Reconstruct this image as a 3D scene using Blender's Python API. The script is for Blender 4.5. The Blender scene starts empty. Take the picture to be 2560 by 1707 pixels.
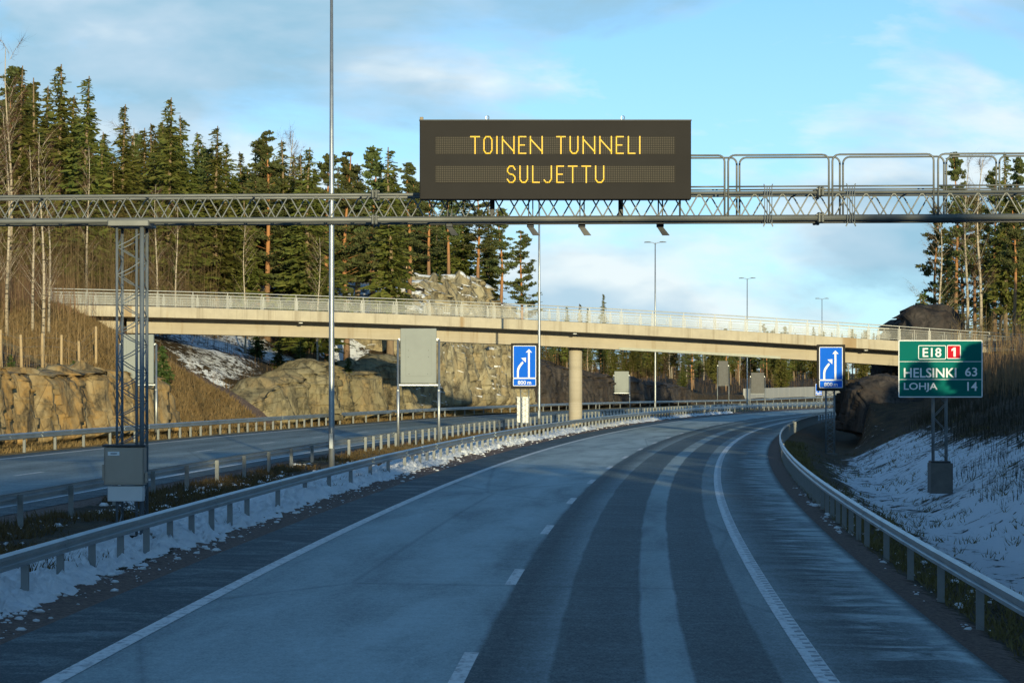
import bpy, math, random
import numpy as np
from mathutils import Vector, Matrix
random.seed(7); RNG = np.random.default_rng(11)
sc = bpy.context.scene
R = math.radians

# ------------------------------------------------------------------ camera, sky, sun, exposure
F, HZ, CAMZ = 6175.0, 948.0, 3.0            # focal length and horizon row in photo pixels (2560 x 1707)
cam = bpy.data.objects.new('camera', bpy.data.cameras.new('camera'))
sc.collection.objects.link(cam); sc.camera = cam
cam.location = (0, 0, CAMZ); cam.rotation_euler = (R(90), 0, 0)
cam.data.sensor_width = 36; cam.data.lens = F / 2560 * 36
cam.data.shift_y = (HZ - 853.5) / 2560
cam.data.clip_start = 0.5; cam.data.clip_end = 9000

SUN_EL, SUN_AZ = 7.5, 11.0                   # sun low, behind the camera and a little to the right
world = bpy.data.worlds.new('World'); sc.world = world; world.use_nodes = True
wn, wl = world.node_tree.nodes, world.node_tree.links; wn.clear()
def wnode(t, **kw):
    n = wn.new(t)
    for k_, v in kw.items(): setattr(n, k_, v)
    return n
wout = wnode('ShaderNodeOutputWorld'); wbg = wnode('ShaderNodeBackground'); wl.new(wbg.outputs[0], wout.inputs[0])
wbg.inputs[1].default_value = 0.105
sky = wnode('ShaderNodeTexSky', sky_type='NISHITA', sun_disc=False)
sky.sun_elevation = R(SUN_EL); sky.sun_rotation = R(180 - SUN_AZ); sky.air_density = 0.6; sky.dust_density = 0.3; sky.ozone_density = 2.4
wtc = wnode('ShaderNodeTexCoord'); wsep = wnode('ShaderNodeSeparateXYZ'); wl.new(wtc.outputs['Generated'], wsep.inputs[0])
def wmath(op, a, b=None, clamp=False):
    n = wnode('ShaderNodeMath', operation=op); n.use_clamp = clamp
    for i, v in enumerate((a, b)):
        if v is None: continue
        if isinstance(v, (int, float)): n.inputs[i].default_value = v
        else: wl.new(v, n.inputs[i])
    return n.outputs[0]
def wnoise(scale, off, detail, rough, dist=0.0, sz=2.6):
    mp = wnode('ShaderNodeMapping'); mp.inputs['Location'].default_value = off; mp.inputs['Scale'].default_value = (scale, scale, scale * sz)
    wl.new(wtc.outputs['Generated'], mp.inputs[0])
    n = wnode('ShaderNodeTexNoise'); n.inputs['Scale'].default_value = 1.0; n.inputs['Detail'].default_value = detail
    n.inputs['Roughness'].default_value = rough; n.inputs['Distortion'].default_value = dist
    wl.new(mp.outputs[0], n.inputs[0]); return n.outputs[0]
def wramp(v, stops):
    n = wnode('ShaderNodeValToRGB'); wl.new(v, n.inputs[0]); e = n.color_ramp.elements
    while len(e) > 1: e.remove(e[-1])
    for i, (p, c) in enumerate(stops):
        el = e[0] if i == 0 else e.new(p)
        el.position = p; el.color = c if len(c) == 4 else (*c, 1)
    return n.outputs[0]
g1 = lambda v: (v, v, v, 1)
OX, OY, OZ = 8.8, 21.9, 5.1                                      # drift of the cloud field
cover = wmath('MULTIPLY', wmath('SUBTRACT', 0.16, wmath('ABSOLUTE', wsep.outputs[2])), 0.55)       # more cloud towards the horizon
cm_n = wmath('ADD', wnoise(5.5, (OX, OY, OZ), 8.0, 0.56, 0.35), wmath('MAXIMUM', cover, -0.10))
cmask = wramp(cm_n, [(0.0, g1(0)), (0.43, g1(0)), (0.50, g1(0.6)), (0.57, g1(0.93)), (1, g1(1))])
cshade = wmath('ADD', wmath('MULTIPLY', wnoise(5.5, (OX, OY, OZ + .20), 5.0, 0.5, 0.35), 0.6), wmath('MULTIPLY', wnoise(12.0, (OX + 3, OY, OZ), 5.0, 0.5, 0.3), 0.4))
ccol = wramp(cshade, [(0.0, (4.4, 4.7, 4.7)), (0.42, (3.8, 4.2, 4.3)), (0.50, (2.2, 3.0, 3.6)), (0.58, (1.45, 2.5, 3.2)), (1, (1.2, 2.35, 3.1))])
wmix = wnode('ShaderNodeMix', data_type='RGBA')
wtint = wnode('ShaderNodeMix', data_type='RGBA', blend_type='MULTIPLY'); wtint.inputs[0].default_value = 1.0
wl.new(sky.outputs[0], wtint.inputs[6]); wtint.inputs[7].default_value = (0.58, .92, .97, 1)          # cool colour balance of the photograph
whaze = wnode('ShaderNodeMix', data_type='RGBA'); wl.new(wmath("SUBTRACT", 0.62, wmath("MULTIPLY", wmath("ABSOLUTE", wsep.outputs[2]), 2.6), True), whaze.inputs[0])
wl.new(wtint.outputs[2], whaze.inputs[6]); whaze.inputs[7].default_value = (3.2, 3.9, 4.3, 1)             # thin haze low in the sky, all round
wl.new(cmask, wmix.inputs[0]); wl.new(whaze.outputs[2], wmix.inputs[6]); wl.new(ccol, wmix.inputs[7])
wl.new(wmix.outputs[2], wbg.inputs[0])

sun = bpy.data.objects.new('sun', bpy.data.lights.new('sun', 'SUN')); sc.collection.objects.link(sun)
sun.data.energy = 2.4; sun.data.angle = R(0.53); sun.data.color = (1.0, 0.86, 0.52)
sdir = Vector((math.sin(R(SUN_AZ)) * math.cos(R(SUN_EL)), -math.cos(R(SUN_AZ)) * math.cos(R(SUN_EL)), math.sin(R(SUN_EL))))
sun.rotation_euler = sdir.to_track_quat('Z', 'Y').to_euler(); sun.location = (20, -40, 40)

sc.view_settings.view_transform = 'Standard'; sc.view_settings.look = 'None'
sc.view_settings.exposure = 1.12; sc.view_settings.gamma = 1.0; sc.view_settings.use_curve_mapping = False
sc.cycles.max_bounces = 4; sc.cycles.diffuse_bounces = 2; sc.cycles.glossy_bounces = 2; sc.cycles.transparent_max_bounces = 8

# ------------------------------------------------------------------ numeric helpers
def _h(ix, iy, iz, seed):
    n = (ix.astype(np.int64) * 374761393 + iy.astype(np.int64) * 668265263 + iz.astype(np.int64) * 2147483647 + seed * 974634533) & 0xffffffff
    n = ((n ^ (n >> 13)) * 1274126177) & 0xffffffff
    n = ((n ^ (n >> 15)) * 2246822519) & 0xffffffff
    return ((n ^ (n >> 16)) & 0xffffff) / 16777215.0
def vnoise(x, y, z=0.0, seed=0):
    x, y, z = np.broadcast_arrays(np.asarray(x, float), np.asarray(y, float), np.asarray(z, float))
    fx, fy, fz = np.floor(x), np.floor(y), np.floor(z); tx, ty, tz = x - fx, y - fy, z - fz
    sx, sy, sz = (t * t * t * (t * (t * 6 - 15) + 10) for t in (tx, ty, tz)); out = 0
    for i in (0, 1):
        for j in (0, 1):
            for k_ in (0, 1):
                w = (sx if i else 1 - sx) * (sy if j else 1 - sy) * (sz if k_ else 1 - sz)
                out = out + w * _h(fx + i, fy + j, fz + k_, seed)
    return out * 2 - 1
def fbm(x, y, z=0.0, seed=0, oct=4, gain=0.5):
    a, s, t = 1.0, 0.0, 0.0; x, y, z = np.asarray(x, float), np.asarray(y, float), np.asarray(z, float)
    for o in range(oct):
        s = s + a * vnoise(x * 2 ** o, y * 2 ** o, z * 2 ** o, seed + o * 17); t += a; a *= gain
    return s / t
def sstep(a, b, x):
    t = np.clip((np.asarray(x, float) - a) / (b - a), 0, 1); return t * t * (3 - 2 * t)

# ------------------------------------------------------------------ road alignment: s along the lane line, u to its right
X0, B0, KC, SE, EV = -1.317, 0.02176, 0.000767, 0.02, -8.34e-6
def cl(s):
    th = B0 + KC * s
    return X0 - (np.cos(th) - math.cos(B0)) / KC, (np.sin(th) - math.sin(B0)) / KC, th
def plane(s, u): return -SE * np.clip(u, -26, 9) + EV * np.clip(s, 0, 350) ** 2
def XY(s, u):
    x, y, th = cl(np.asarray(s, float)); return x + u * np.cos(th), y - u * np.sin(th)
def P3(s, u, dz=0.0):
    x, y = XY(s, u); return Vector((float(x), float(y), float(plane(s, u)) + dz))
def head(s): return -(B0 + KC * s)           # z rotation that turns +Y to the road's direction
_S = np.linspace(-260, 900, 40000); _CX, _CY, _CT = cl(_S)
def inv(X, Y):
    i = int(np.argmin((_CX - X) ** 2 + (_CY - Y) ** 2)); t = _CT[i]
    return float(_S[i]), float((X - _CX[i]) * math.cos(t) - (Y - _CY[i]) * math.sin(t))
def ray(px, py, d): return Vector(((px - 1280) * d / F, d, CAMZ + (HZ - py) * d / F))   # point at depth d seen at a photo pixel
def pix(p): return 1280 + F * p[0] / p[1], HZ - F * (p[2] - CAMZ) / p[1]

# ------------------------------------------------------------------ mesh builder
class MB:
    def __init__(s): s.v = []; s.f = []; s.m = []
    def add(s, vs, fs, m=0):
        o = len(s.v); s.v += [tuple(v) for v in vs]; s.f += [tuple(o + i for i in f) for f in fs]; s.m += [m] * len(fs); return s
    def box(s, a, b, m=0, rz=0.0):
        (x0, y0, z0), (x1, y1, z1) = a, b
        vs = [(x0, y0, z0), (x1, y0, z0), (x1, y1, z0), (x0, y1, z0), (x0, y0, z1), (x1, y0, z1), (x1, y1, z1), (x0, y1, z1)]
        return s.add(vs, [(0, 3, 2, 1), (4, 5, 6, 7), (0, 1, 5, 4), (1, 2, 6, 5), (2, 3, 7, 6), (3, 0, 4, 7)], m)
    def bbox(s, a, b, bev=0.02, m=0):
        "box with chamfered vertical edges and rim"
        (x0, y0, z0), (x1, y1, z1) = a, b; c = bev
        def ring(z, i): return [(x0 + c + i, y0 + i, z), (x1 - c - i, y0 + i, z), (x1 - i, y0 + c + i, z), (x1 - i, y1 - c - i, z), (x1 - c - i, y1 - i, z), (x0 + c + i, y1 - i, z), (x0 + i, y1 - c - i, z), (x0 + i, y0 + c + i, z)]
        vs = ring(z0, c * .5) + ring(z0 + c * .5, 0) + ring(z1 - c * .5, 0) + ring(z1, c * .5); fs = [tuple(range(7, -1, -1)), tuple(range(24, 32))]
        for r in range(3):
            for i in range(8): fs.append((r * 8 + i, r * 8 + (i + 1) % 8, r * 8 + 8 + (i + 1) % 8, r * 8 + 8 + i))
        return s.add(vs, fs, m)
    def tube(s, pts, r, n=6, m=0, cap=True):
        pts = [Vector(p) for p in pts]; k = len(pts); rs = r if hasattr(r, '__len__') else [r] * k
        vs = []; ref = None
        for i, p in enumerate(pts):
            t = (pts[min(i + 1, k - 1)] - pts[max(i - 1, 0)]).normalized()
            if ref is None:
                ref = Vector((0, 0, 1)) if abs(t.z) < .9 else Vector((1, 0, 0))
            a = t.cross(ref).normalized(); b = t.cross(a).normalized(); ref = -b if False else ref
            for j in range(n):
                q = 2 * math.pi * (j + .5) / n; vs.append(p + (a * math.cos(q) + b * math.sin(q)) * rs[i])
        fs = [(i * n + j, i * n + (j + 1) % n, (i + 1) * n + (j + 1) % n, (i + 1) * n + j) for i in range(k - 1) for j in range(n)]
        if cap: fs += [tuple(range(n - 1, -1, -1)), tuple(range((k - 1) * n, k * n))]
        return s.add(vs, fs, m)
    def flat(s, poly, y, t, m=0):
        "polygon in the x-z plane with its face at y and thickness t behind it"
        n = len(poly); vs = [(x, y, z) for x, z in poly] + [(x, y + t, z) for x, z in poly]
        fs = [tuple(range(n)), tuple(range(2 * n - 1, n - 1, -1))] + [(i, n + i, n + (i + 1) % n, (i + 1) % n) for i in range(n)]
        return s.add(vs, fs, m)
    def sweep(s, path, prof, m=0, closed=True):
        "path: list of (pos, side vector); prof: list of (side, up)"
        n = len(prof); vs = []
        for p, sd in path:
            for a, b in prof: vs.append(p + sd * a + Vector((0, 0, b)))
        k = len(path); rng = range(n if closed else n - 1)
        fs = [(i * n + j, (i + 1) * n + j, (i + 1) * n + (j + 1) % n, i * n + (j + 1) % n) for i in range(k - 1) for j in rng]
        if closed: fs += [tuple(range(n)), tuple(range(k * n - 1, (k - 1) * n - 1, -1))]
        return s.add(vs, fs, m)
    def mesh(s, name, mats, smooth=False):
        me = bpy.data.meshes.new(name); me.from_pydata(s.v, [], s.f)
        mats = mats if isinstance(mats, (list, tuple)) else [mats]
        for m in mats: me.materials.append(m)
        if len(mats) > 1: me.polygons.foreach_set('material_index', s.m)
        if smooth: me.polygons.foreach_set('use_smooth', [True] * len(s.f))
        me.update(); return me
    def obj(s, name, mats, parent=None, smooth=False): return link(name, s.mesh(name, mats, smooth), parent)
def link(name, data, parent=None, loc=None, rz=0.0):
    o = bpy.data.objects.new(name, data); sc.collection.objects.link(o)
    if parent is not None: o.parent = parent
    if loc is not None: o.location = loc
    if rz: o.rotation_euler = (0, 0, rz)
    return o
def tag(o, label=None, cat=None, group=None, kind=None):
    for k_, v in (('label', label), ('category', cat), ('group', group), ('kind', kind)):
        if v: o[k_] = v
    return o
def thing(name, label, cat, loc, rz=0.0, group=None):
    return tag(link(name, None, None, loc, rz), label, cat, group)
def arr_mesh(name, V, Fq, mat, uv=None, attr=None, smooth=True):
    me = bpy.data.meshes.new(name); V = np.asarray(V, np.float32); Fq = np.asarray(Fq, np.int32); k_ = Fq.shape[1]
    me.vertices.add(len(V)); me.vertices.foreach_set('co', V.ravel())
    me.loops.add(Fq.size); me.loops.foreach_set('vertex_index', Fq.ravel())
    me.polygons.add(len(Fq)); me.polygons.foreach_set('loop_start', np.arange(0, Fq.size, k_, dtype=np.int32))
    me.polygons.foreach_set('loop_total', np.full(len(Fq), k_, np.int32))
    if smooth: me.polygons.foreach_set('use_smooth', np.ones(len(Fq), bool))
    me.update(calc_edges=True)
    if uv is not None:
        l = me.uv_layers.new(name='UVMap'); l.data.foreach_set('uv', np.asarray(uv, np.float32)[Fq.ravel()].ravel())
    if attr is not None:
        a = me.color_attributes.new('mask', 'FLOAT_COLOR', 'POINT'); a.data.foreach_set('color', np.asarray(attr, np.float32).ravel())
    for m in (mat if isinstance(mat, (list, tuple)) else [mat]): me.materials.append(m)
    me.validate(); return me
def gridfaces(n, m):
    i = np.arange(n - 1)[:, None] * m + np.arange(m - 1)[None]; i = i.ravel()
    return np.c_[i, i + 1, i + m + 1, i + m]
def sheet(name, S, U, zf, mat, kind='structure', attrf=None, smooth=True, parent=None):
    "ground sheet on the (s, u) grid; faces look up"
    SS, UU = np.meshgrid(S, U, indexing='ij'); x, y = XY(SS, UU); z = zf(SS, UU)
    me = arr_mesh(name, np.c_[x.ravel(), y.ravel(), z.ravel()], gridfaces(len(S), len(U))[:, ::-1] * 0 + gridfaces(len(S), len(U))[:, [0, 3, 2, 1]][:, ::-1], mat,
                  np.c_[UU.ravel(), SS.ravel()], attrf(SS, UU, z).reshape(-1, 4) if attrf else None, smooth)
    o = link(name, me, parent)
    if kind: o['kind'] = kind
    return o

# ------------------------------------------------------------------ materials
class Mat:
    def __init__(s, name):
        s.m = bpy.data.materials.new(name); s.m.use_nodes = True; s.n = s.m.node_tree.nodes; s.l = s.m.node_tree.links
        s.b = s.n['Principled BSDF']; s.out = s.n['Material Output']
    def node(s, t, **kw):
        n = s.n.new(t)
        for k_, v in kw.items(): setattr(n, k_, v)
        return n
    def put(s, v, sock):
        if hasattr(v, 'links') or hasattr(v, 'is_linked'): s.l.new(v, sock)
        elif isinstance(v, (tuple, list)): sock.default_value = (*v, 1) if len(v) == 3 and len(sock.default_value) == 4 else v
        else: sock.default_value = v
    def math(s, op, a, b=0.0, clamp=False):
        n = s.node('ShaderNodeMath', operation=op); n.use_clamp = clamp; s.put(a, n.inputs[0]); s.put(b, n.inputs[1]); return n.outputs[0]
    def coord(s, which='Object'): return s.node('ShaderNodeTexCoord').outputs[which]
    def uv(s):
        n = s.node('ShaderNodeSeparateXYZ'); s.l.new(s.coord('UV'), n.inputs[0]); return n.outputs[0], n.outputs[1]
    def mapping(s, vec, scale=(1, 1, 1), loc=(0, 0, 0), rot=(0, 0, 0)):
        n = s.node('ShaderNodeMapping'); s.l.new(vec, n.inputs[0]); n.inputs['Scale'].default_value = scale; n.inputs['Location'].default_value = loc; n.inputs['Rotation'].default_value = rot; return n.outputs[0]
    def noise(s, vec, scale, detail=4.0, rough=0.55, dist=0.0):
        n = s.node('ShaderNodeTexNoise'); s.l.new(vec, n.inputs[0]); n.inputs['Scale'].default_value = scale; n.inputs['Detail'].default_value = detail
        n.inputs['Roughness'].default_value = rough; n.inputs['Distortion'].default_value = dist; return n.outputs[0]
    def voro(s, vec, scale, feature='DISTANCE_TO_EDGE'):
        n = s.node('ShaderNodeTexVoronoi', feature=feature); s.l.new(vec, n.inputs[0]); n.inputs['Scale'].default_value = scale; return n.outputs[0]
    def ramp(s, v, stops, interp='LINEAR'):
        n = s.node('ShaderNodeValToRGB'); s.l.new(v, n.inputs[0]); n.color_ramp.interpolation = interp; e = n.color_ramp.elements
        while len(e) > 1: e.remove(e[-1])
        for i, (p, c) in enumerate(stops):
            el = e[0] if i == 0 else e.new(p)
            el.position = p; el.color = (c, c, c, 1) if isinstance(c, (int, float)) else (*c, 1)
        return n.outputs[0]
    def mix(s, f, a, b, mode='MIX'):
        n = s.node('ShaderNodeMix', data_type='RGBA', blend_type=mode); s.put(f, n.inputs[0]); s.put(a, n.inputs[6]); s.put(b, n.inputs[7]); return n.outputs[2]
    def bump(s, hgt, strength=0.4, dist=0.05, normal=None):
        n = s.node('ShaderNodeBump'); n.inputs['Strength'].default_value = strength; n.inputs['Distance'].default_value = dist; s.l.new(hgt, n.inputs['Height'])
        if normal is not None: s.l.new(normal, n.inputs['Normal'])
        s.l.new(n.outputs[0], s.b.inputs['Normal']); return n.outputs[0]
    def done(s, col=None, rough=0.7, metal=0.0, spec=0.5):
        if col is not None: s.put(col, s.b.inputs['Base Color'])
        s.put(rough, s.b.inputs['Roughness']); s.put(metal, s.b.inputs['Metallic']); s.b.inputs['Specular IOR Level'].default_value = spec
        return s.m
def simple(name, c1, c2=None, rough=0.6, metal=0.0, scale=4.0, bump=0.0, bscale=40.0, spec=0.5, stretch=(1, 1, 1)):
    m = Mat(name); v = m.mapping(m.coord(), stretch)
    c2 = c2 or tuple(x * 0.8 for x in c1)
    n = m.noise(v, scale, 6.0, 0.6); col = m.mix(m.ramp(n, [(0.3, 0.0), (0.7, 1.0)]), c1, c2)
    if bump: m.bump(m.noise(v, bscale, 4.0), bump, 0.02)
    return m.done(col, rough, metal, spec)

def asphalt(name, stops, umin, umax, wisps):
    m = Mat(name); u, s = m.uv()
    cv = m.node('ShaderNodeCombineXYZ'); m.l.new(u, cv.inputs[0]); m.l.new(s, cv.inputs[1]); vec = cv.outputs[0]
    wob = m.math('MULTIPLY', m.math('SUBTRACT', m.noise(m.mapping(vec, (.2, .25, 1)), 1.0, 5.0), 0.5), 0.12)
    uu = m.math('ADD', u, wob)
    t = m.math('DIVIDE', m.math('SUBTRACT', uu, umin), umax - umin)
    f = m.ramp(t, [((p - umin) / (umax - umin), v) for p, v in stops])
    mott = m.noise(m.mapping(vec, (.8, .13, 1)), 1.0, 7.0, 0.62, 0.4)
    f = m.math('MULTIPLY', f, m.ramp(mott, [(0.25, 0.45), (0.5, 0.95), (0.75, 1.25)]))
    wsp = m.noise(m.mapping(vec, (.7, 1.1, 1), (3, 1, 0)), 1.0, 7.0, 0.65, 1.0)
    wm = m.ramp(t, [((p - umin) / (umax - umin), v) for p, v in wisps])
    f = m.math('ADD', f, m.math('MULTIPLY', wm, m.ramp(wsp, [(0.46, 0.0), (0.68, 1.0)])))
    grain = m.math('ADD', m.math('MULTIPLY', m.noise(vec, 34.0, 2.0, 0.7), .6), m.math('MULTIPLY', m.noise(m.mapping(vec, (1, .45, 1)), 11.0, 4.0, 0.75), .4))
    f = m.math('ADD', f, m.math('MULTIPLY', m.math('SUBTRACT', grain, 0.5), 1.7), clamp=False)
    crk = m.voro(m.mapping(vec, (.16, .045, 1), (.3, .1, 0)), 1.0); crn = m.noise(m.mapping(vec, (.5, .5, 1)), 1.0, 3.0)
    f = m.math('MINIMUM', m.math('MAXIMUM', f, 0.0), 1.0)
    f = m.math('MULTIPLY', f, m.ramp(crk, [(0.0, 0.75), (0.010, 1.0)]))
    col = m.mix(f, (.029, .046, .054), (.43, .53, .55))
    m.bump(m.noise(vec, 60.0, 3.0, 0.7), 0.35, 0.01)
    return m.done(col, m.ramp(f, [(0, .66), (1, .85)]), 0, 0.10)

A_STOPS = [(-6, .0), (-5.0, .01), (-4.35, .02), (-3.86, .05), (-3.8, .58), (-3.0, .78), (-2.2, .66), (-1.2, .84), (-.35, .76), (.02, .66), (.10, .10), (.3, .05), (.62, .26), (.91, .50), (.93, .16), (1.4, .12), (1.88, .16), (1.9, .66),
           (2.38, .70), (2.40, .17), (2.85, .12), (3.28, .17), (3.30, .48), (3.6, .50), (3.86, .38), (4.1, .20), (4.45, .04), (4.8, .06), (5.25, .36), (5.5, .58), (5.62, .1), (6.2, .05)]
MAT_ROAD = asphalt('asphalt with salt film', A_STOPS, -6.2, 6.4, [(-6, .2), (-4.2, .3), (-3.85, .05), (0, .1), (3.5, .05), (4.1, .2), (4.45, .35), (4.8, .9), (5.5, .8), (5.65, 0)])
MAT_ROAD2 = asphalt('asphalt of far carriageway', [(-21.4, .05), (-20.2, .15), (-19.9, .42), (-18.8, .3), (-18, .45), (-17, .32), (-16, .55), (-15, .4), (-14.2, .52), (-13.2, .38), (-12.1, .5), (-12, .12), (-11.2, .05)], -21.6, -11.0, [(-21, .1), (-12, .1), (-11.2, .3)])
def paint(name, base):
    m = Mat(name); u, s = m.uv(); cv = m.coord('UV'); n = m.noise(m.mapping(cv, (9, 5, 1)), 1.0, 6.0, 0.7)
    return m.done(m.mix(m.ramp(n, [(.34, 1.0), (.52, 0.0)]), base, (.20, .22, .24)), .65)
MAT_PAINT = paint('road paint', (.62, .64, .64))
MAT_PAINT_EDGE = paint('ribbed edge paint', (.60, .64, .66))

def ground_mix(name, uv=False):
    "mask R snow, G ochre grass, B gravel, A forest floor; fine noise breaks the edges"
    m = Mat(name); v = m.coord('Object')
    at = m.node('ShaderNodeAttribute', attribute_name='mask'); sep = m.node('ShaderNodeSeparateColor'); m.l.new(at.outputs['Color'], sep.inputs[0])
    fine = m.noise(v, 3.2, 8.0, 0.7); fine2 = m.noise(m.mapping(v, (2.2, 2.2, 4.0), (5, 2, 1)), 1.0, 7.0, 0.7, 0.6)
    soil = m.mix(m.ramp(m.noise(v, 1.3, 7.0, 0.65), [(.35, 0.0), (.65, 1.0)]), (.030, .022, .012), (.085, .058, .028))
    grass = m.mix(m.ramp(m.noise(v, 5.0, 6.0, 0.7), [(.3, 0.0), (.7, 1.0)]), (.20, .14, .055), (.36, .26, .11))
    grav = m.mix(m.ramp(m.noise(v, 14.0, 4.0, 0.7), [(.35, 0.0), (.65, 1.0)]), (.10, .065, .052), (.24, .175, .145))
    def thr(ch, n, k_=2.2): return m.math('MULTIPLY', m.math('SUBTRACT', m.math('ADD', ch, m.math('MULTIPLY', m.math('SUBTRACT', n, .5), 1.5)), .5), 9.0, clamp=True)
    col = m.mix(thr(sep.outputs[1], fine), soil, grass)
    col = m.mix(thr(sep.outputs[2], fine), col, grav)
    sn = thr(sep.outputs[0], fine2)
    col = m.mix(sn, col, (.80, .83, .87))
    m.bump(m.math('ADD', m.noise(v, 9.0, 6.0, 0.7), m.math('MULTIPLY', sn, .35)), .9, .12)
    return m.done(col, .85, 0, .2)
MAT_GROUND = ground_mix('hillside ground')

def rock_mat(name, cols, dark, snow=0.0):
    m = Mat(name); v = m.coord('Object'); st = m.mapping(v, (1, 1, .38))
    n1 = m.noise(st, .55, 7.0, .6, .8); n2 = m.noise(m.mapping(v, (1, 1, .5), (4, 4, 4)), 1.6, 8.0, .65, .5)
    col = m.ramp(n1, [(.28, cols[0]), (.42, cols[1]), (.52, cols[2]), (.62, cols[3]), (.75, cols[1])])
    col = m.mix(m.ramp(n2, [(.38, .9), (.53, 0.0)]), col, dark)
    col = m.mix(m.ramp(m.noise(v, 7.0, 6.0, .7), [(.4, 0.0), (.75, .5)]), col, cols[3])
    cr = m.voro(m.mapping(v, (1, 1, .6), (0, 0, 0), (.2, .3, .4)), .9)
    col = m.mix(m.ramp(cr, [(0.0, .5), (.022, 0.0)]), col, (.02, .017, .014))
    if snow:                                                          # snow lies on the flat ledges
        gn = m.node('ShaderNodeNewGeometry'); sn_ = m.node('ShaderNodeSeparateXYZ'); m.l.new(gn.outputs['True Normal'], sn_.inputs[0])
        up = m.math('ADD', sn_.outputs[2], m.math('MULTIPLY', m.math('SUBTRACT', m.noise(v, 1.1, 6.0, .7), .5), 1.3))
        col = m.mix(m.ramp(up, [(1.0 - snow, 0.0), (1.06 - snow, 1.0)]), col, (.80, .82, .84))
    m.bump(m.math('ADD', m.noise(v, 3.5, 9.0, .7), m.math('MULTIPLY', m.ramp(cr, [(0, 0.0), (.05, 1.0)]), .25)), .45, .08)
    return m.done(col, .8, 0, .25)
MAT_ROCK_OCHRE = rock_mat('ochre blasted rock', [(.10, .08, .05), (.36, .215, .07), (.25, .175, .08), (.38, .30, .17)], (.045, .038, .026))
MAT_ROCK_GREY = rock_mat('grey brown blasted rock', [(.10, .09, .05), (.26, .195, .10), (.19, .165, .095), (.30, .26, .16)], (.045, .04, .026))
MAT_ROCK_KNOLL = rock_mat('grey brown rock with snowy ledges', [(.19, .165, .105), (.33, .26, .145), (.30, .26, .165), (.37, .33, .215)], (.065, .055, .04), .22)
MAT_ROCK_DARK = rock_mat('rock with shade in its colour', [(.025, .02, .018), (.06, .045, .035), (.045, .04, .036), (.085, .07, .06)], (.012, .011, .011))  # near-black colour carries the shade these rocks stand in

MAT_GALV = simple('galvanised steel', (.42, .45, .46), (.30, .33, .35), .42, .75, 3.0, .1, 60)
MAT_RAIL = simple('weathered rail steel', (.40, .44, .45), (.27, .31, .33), .40, .7, 1.2, .08, 30)
MAT_POST = simple('rail post steel', (.24, .26, .26), (.16, .175, .18), .6, .4, 2.0)
MAT_TRUSS = simple('gantry steel', (.185, .195, .185), (.125, .135, .13), .55, .35, 2.0)
MAT_TOWER = simple('gantry tower steel', (.20, .23, .25), (.13, .155, .175), .55, .35, 2.0)
MAT_DARKSTEEL = simple('dark steel', (.035, .04, .045), (.02, .022, .025), .5, .3, 3.0)
MAT_BLACKBOX = simple('matt black sign casing', (.034, .032, .030), (.028, .0265, .025), .8, 0, 1.0, 0, 40, .1)
MAT_PANEL = simple('grey sign casing', (.24, .27, .255), (.20, .225, .215), .6, .0, .8)
MAT_STEELBOX = simple('brushed steel cabinet', (.30, .28, .25), (.24, .225, .20), .42, .6, 1.5)
MAT_ALU = simple('pale aluminium', (.55, .57, .58), (.47, .49, .50), .5, .3, 2.0)
MAT_WHITEBOX = simple('white painted cabinet', (.78, .78, .74), (.68, .68, .65), .5, 0, 2.0)
MAT_CONCRETE_OLD = simple('footing concrete', (.15, .14, .125), (.095, .09, .08), .85, 0, 3.0, .3, 25)
MAT_WOOD = simple('pale round timber', (.48, .36, .20), (.36, .26, .14), .8, 0, 3.0)
MAT_SNOWBANK = None
def concrete(name):
    m = Mat(name); v = m.coord(); n = m.noise(v, .9, 8.0, .65); n2 = m.noise(m.mapping(v, (1.6, 1.6, .12)), 1.0, 6.0, .7); n3 = m.noise(m.mapping(v, (.12, .5, 9)), 1.0, 4.0, .6)
    col = m.mix(m.ramp(n, [(.3, 0.0), (.7, 1.0)]), (.45, .405, .315), (.38, .34, .265))
    col = m.mix(m.ramp(n2, [(.56, 0.0), (.70, .55)]), col, (.26, .19, .11))
    col = m.mix(m.ramp(n3, [(.45, 0.0), (.62, .22)]), col, (.30, .26, .20))
    m.bump(m.noise(v, 18.0, 4.0), .2, .02); return m.done(col, .85, 0, .25)
MAT_CONC = concrete('bridge concrete')
def edgemat():
    m = Mat('stained edge beam concrete'); v = m.coord(); n = m.noise(v, 1.2, 8.0, .7); st = m.noise(m.mapping(v, (2.6, .2, .05)), 1.0, 5.0, .75); st2 = m.noise(m.mapping(v, (.55, .2, .02), (3, 1, 0)), 1.0, 3.0, .6)
    col = m.mix(m.ramp(n, [(.3, 0.0), (.7, 1.0)]), (.50, .45, .34), (.38, .34, .26))
    col = m.mix(m.ramp(st, [(.52, 0.0), (.68, .7)]), col, (.24, .20, .14)); col = m.mix(m.ramp(st2, [(.63, 0.0), (.67, .7)]), col, (.30, .19, .08))
    m.bump(m.noise(v, 14.0, 5.0), .35, .03); return m.done(col, .85, 0, .2)
MAT_CONC_EDGE = edgemat()
def wallmat():
    m = Mat('far wall concrete'); v = m.coord(); n = m.noise(m.mapping(v, (.4, .4, .1)), 1.0, 6.0)
    return m.done(m.mix(n, (.30, .31, .30), (.42, .42, .40)), .85, 0, .2)
MAT_WALL = wallmat()
def flatcol(name, c, rough=.45): 
    m = Mat(name); n = m.noise(m.coord(), 1.5, 4.0); return m.done(m.mix(m.ramp(n, [(.3, 0.0), (.8, .25)]), c, tuple(x * .7 for x in c)), .75, 0, .08)
MAT_BLUE = flatcol('blue sign sheeting', (.008, .13, .68)); MAT_GREEN = flatcol('green sign sheeting', (.001, .135, .115)); MAT_RED = flatcol('red sign sheeting', (.50, .012, .025))
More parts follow.
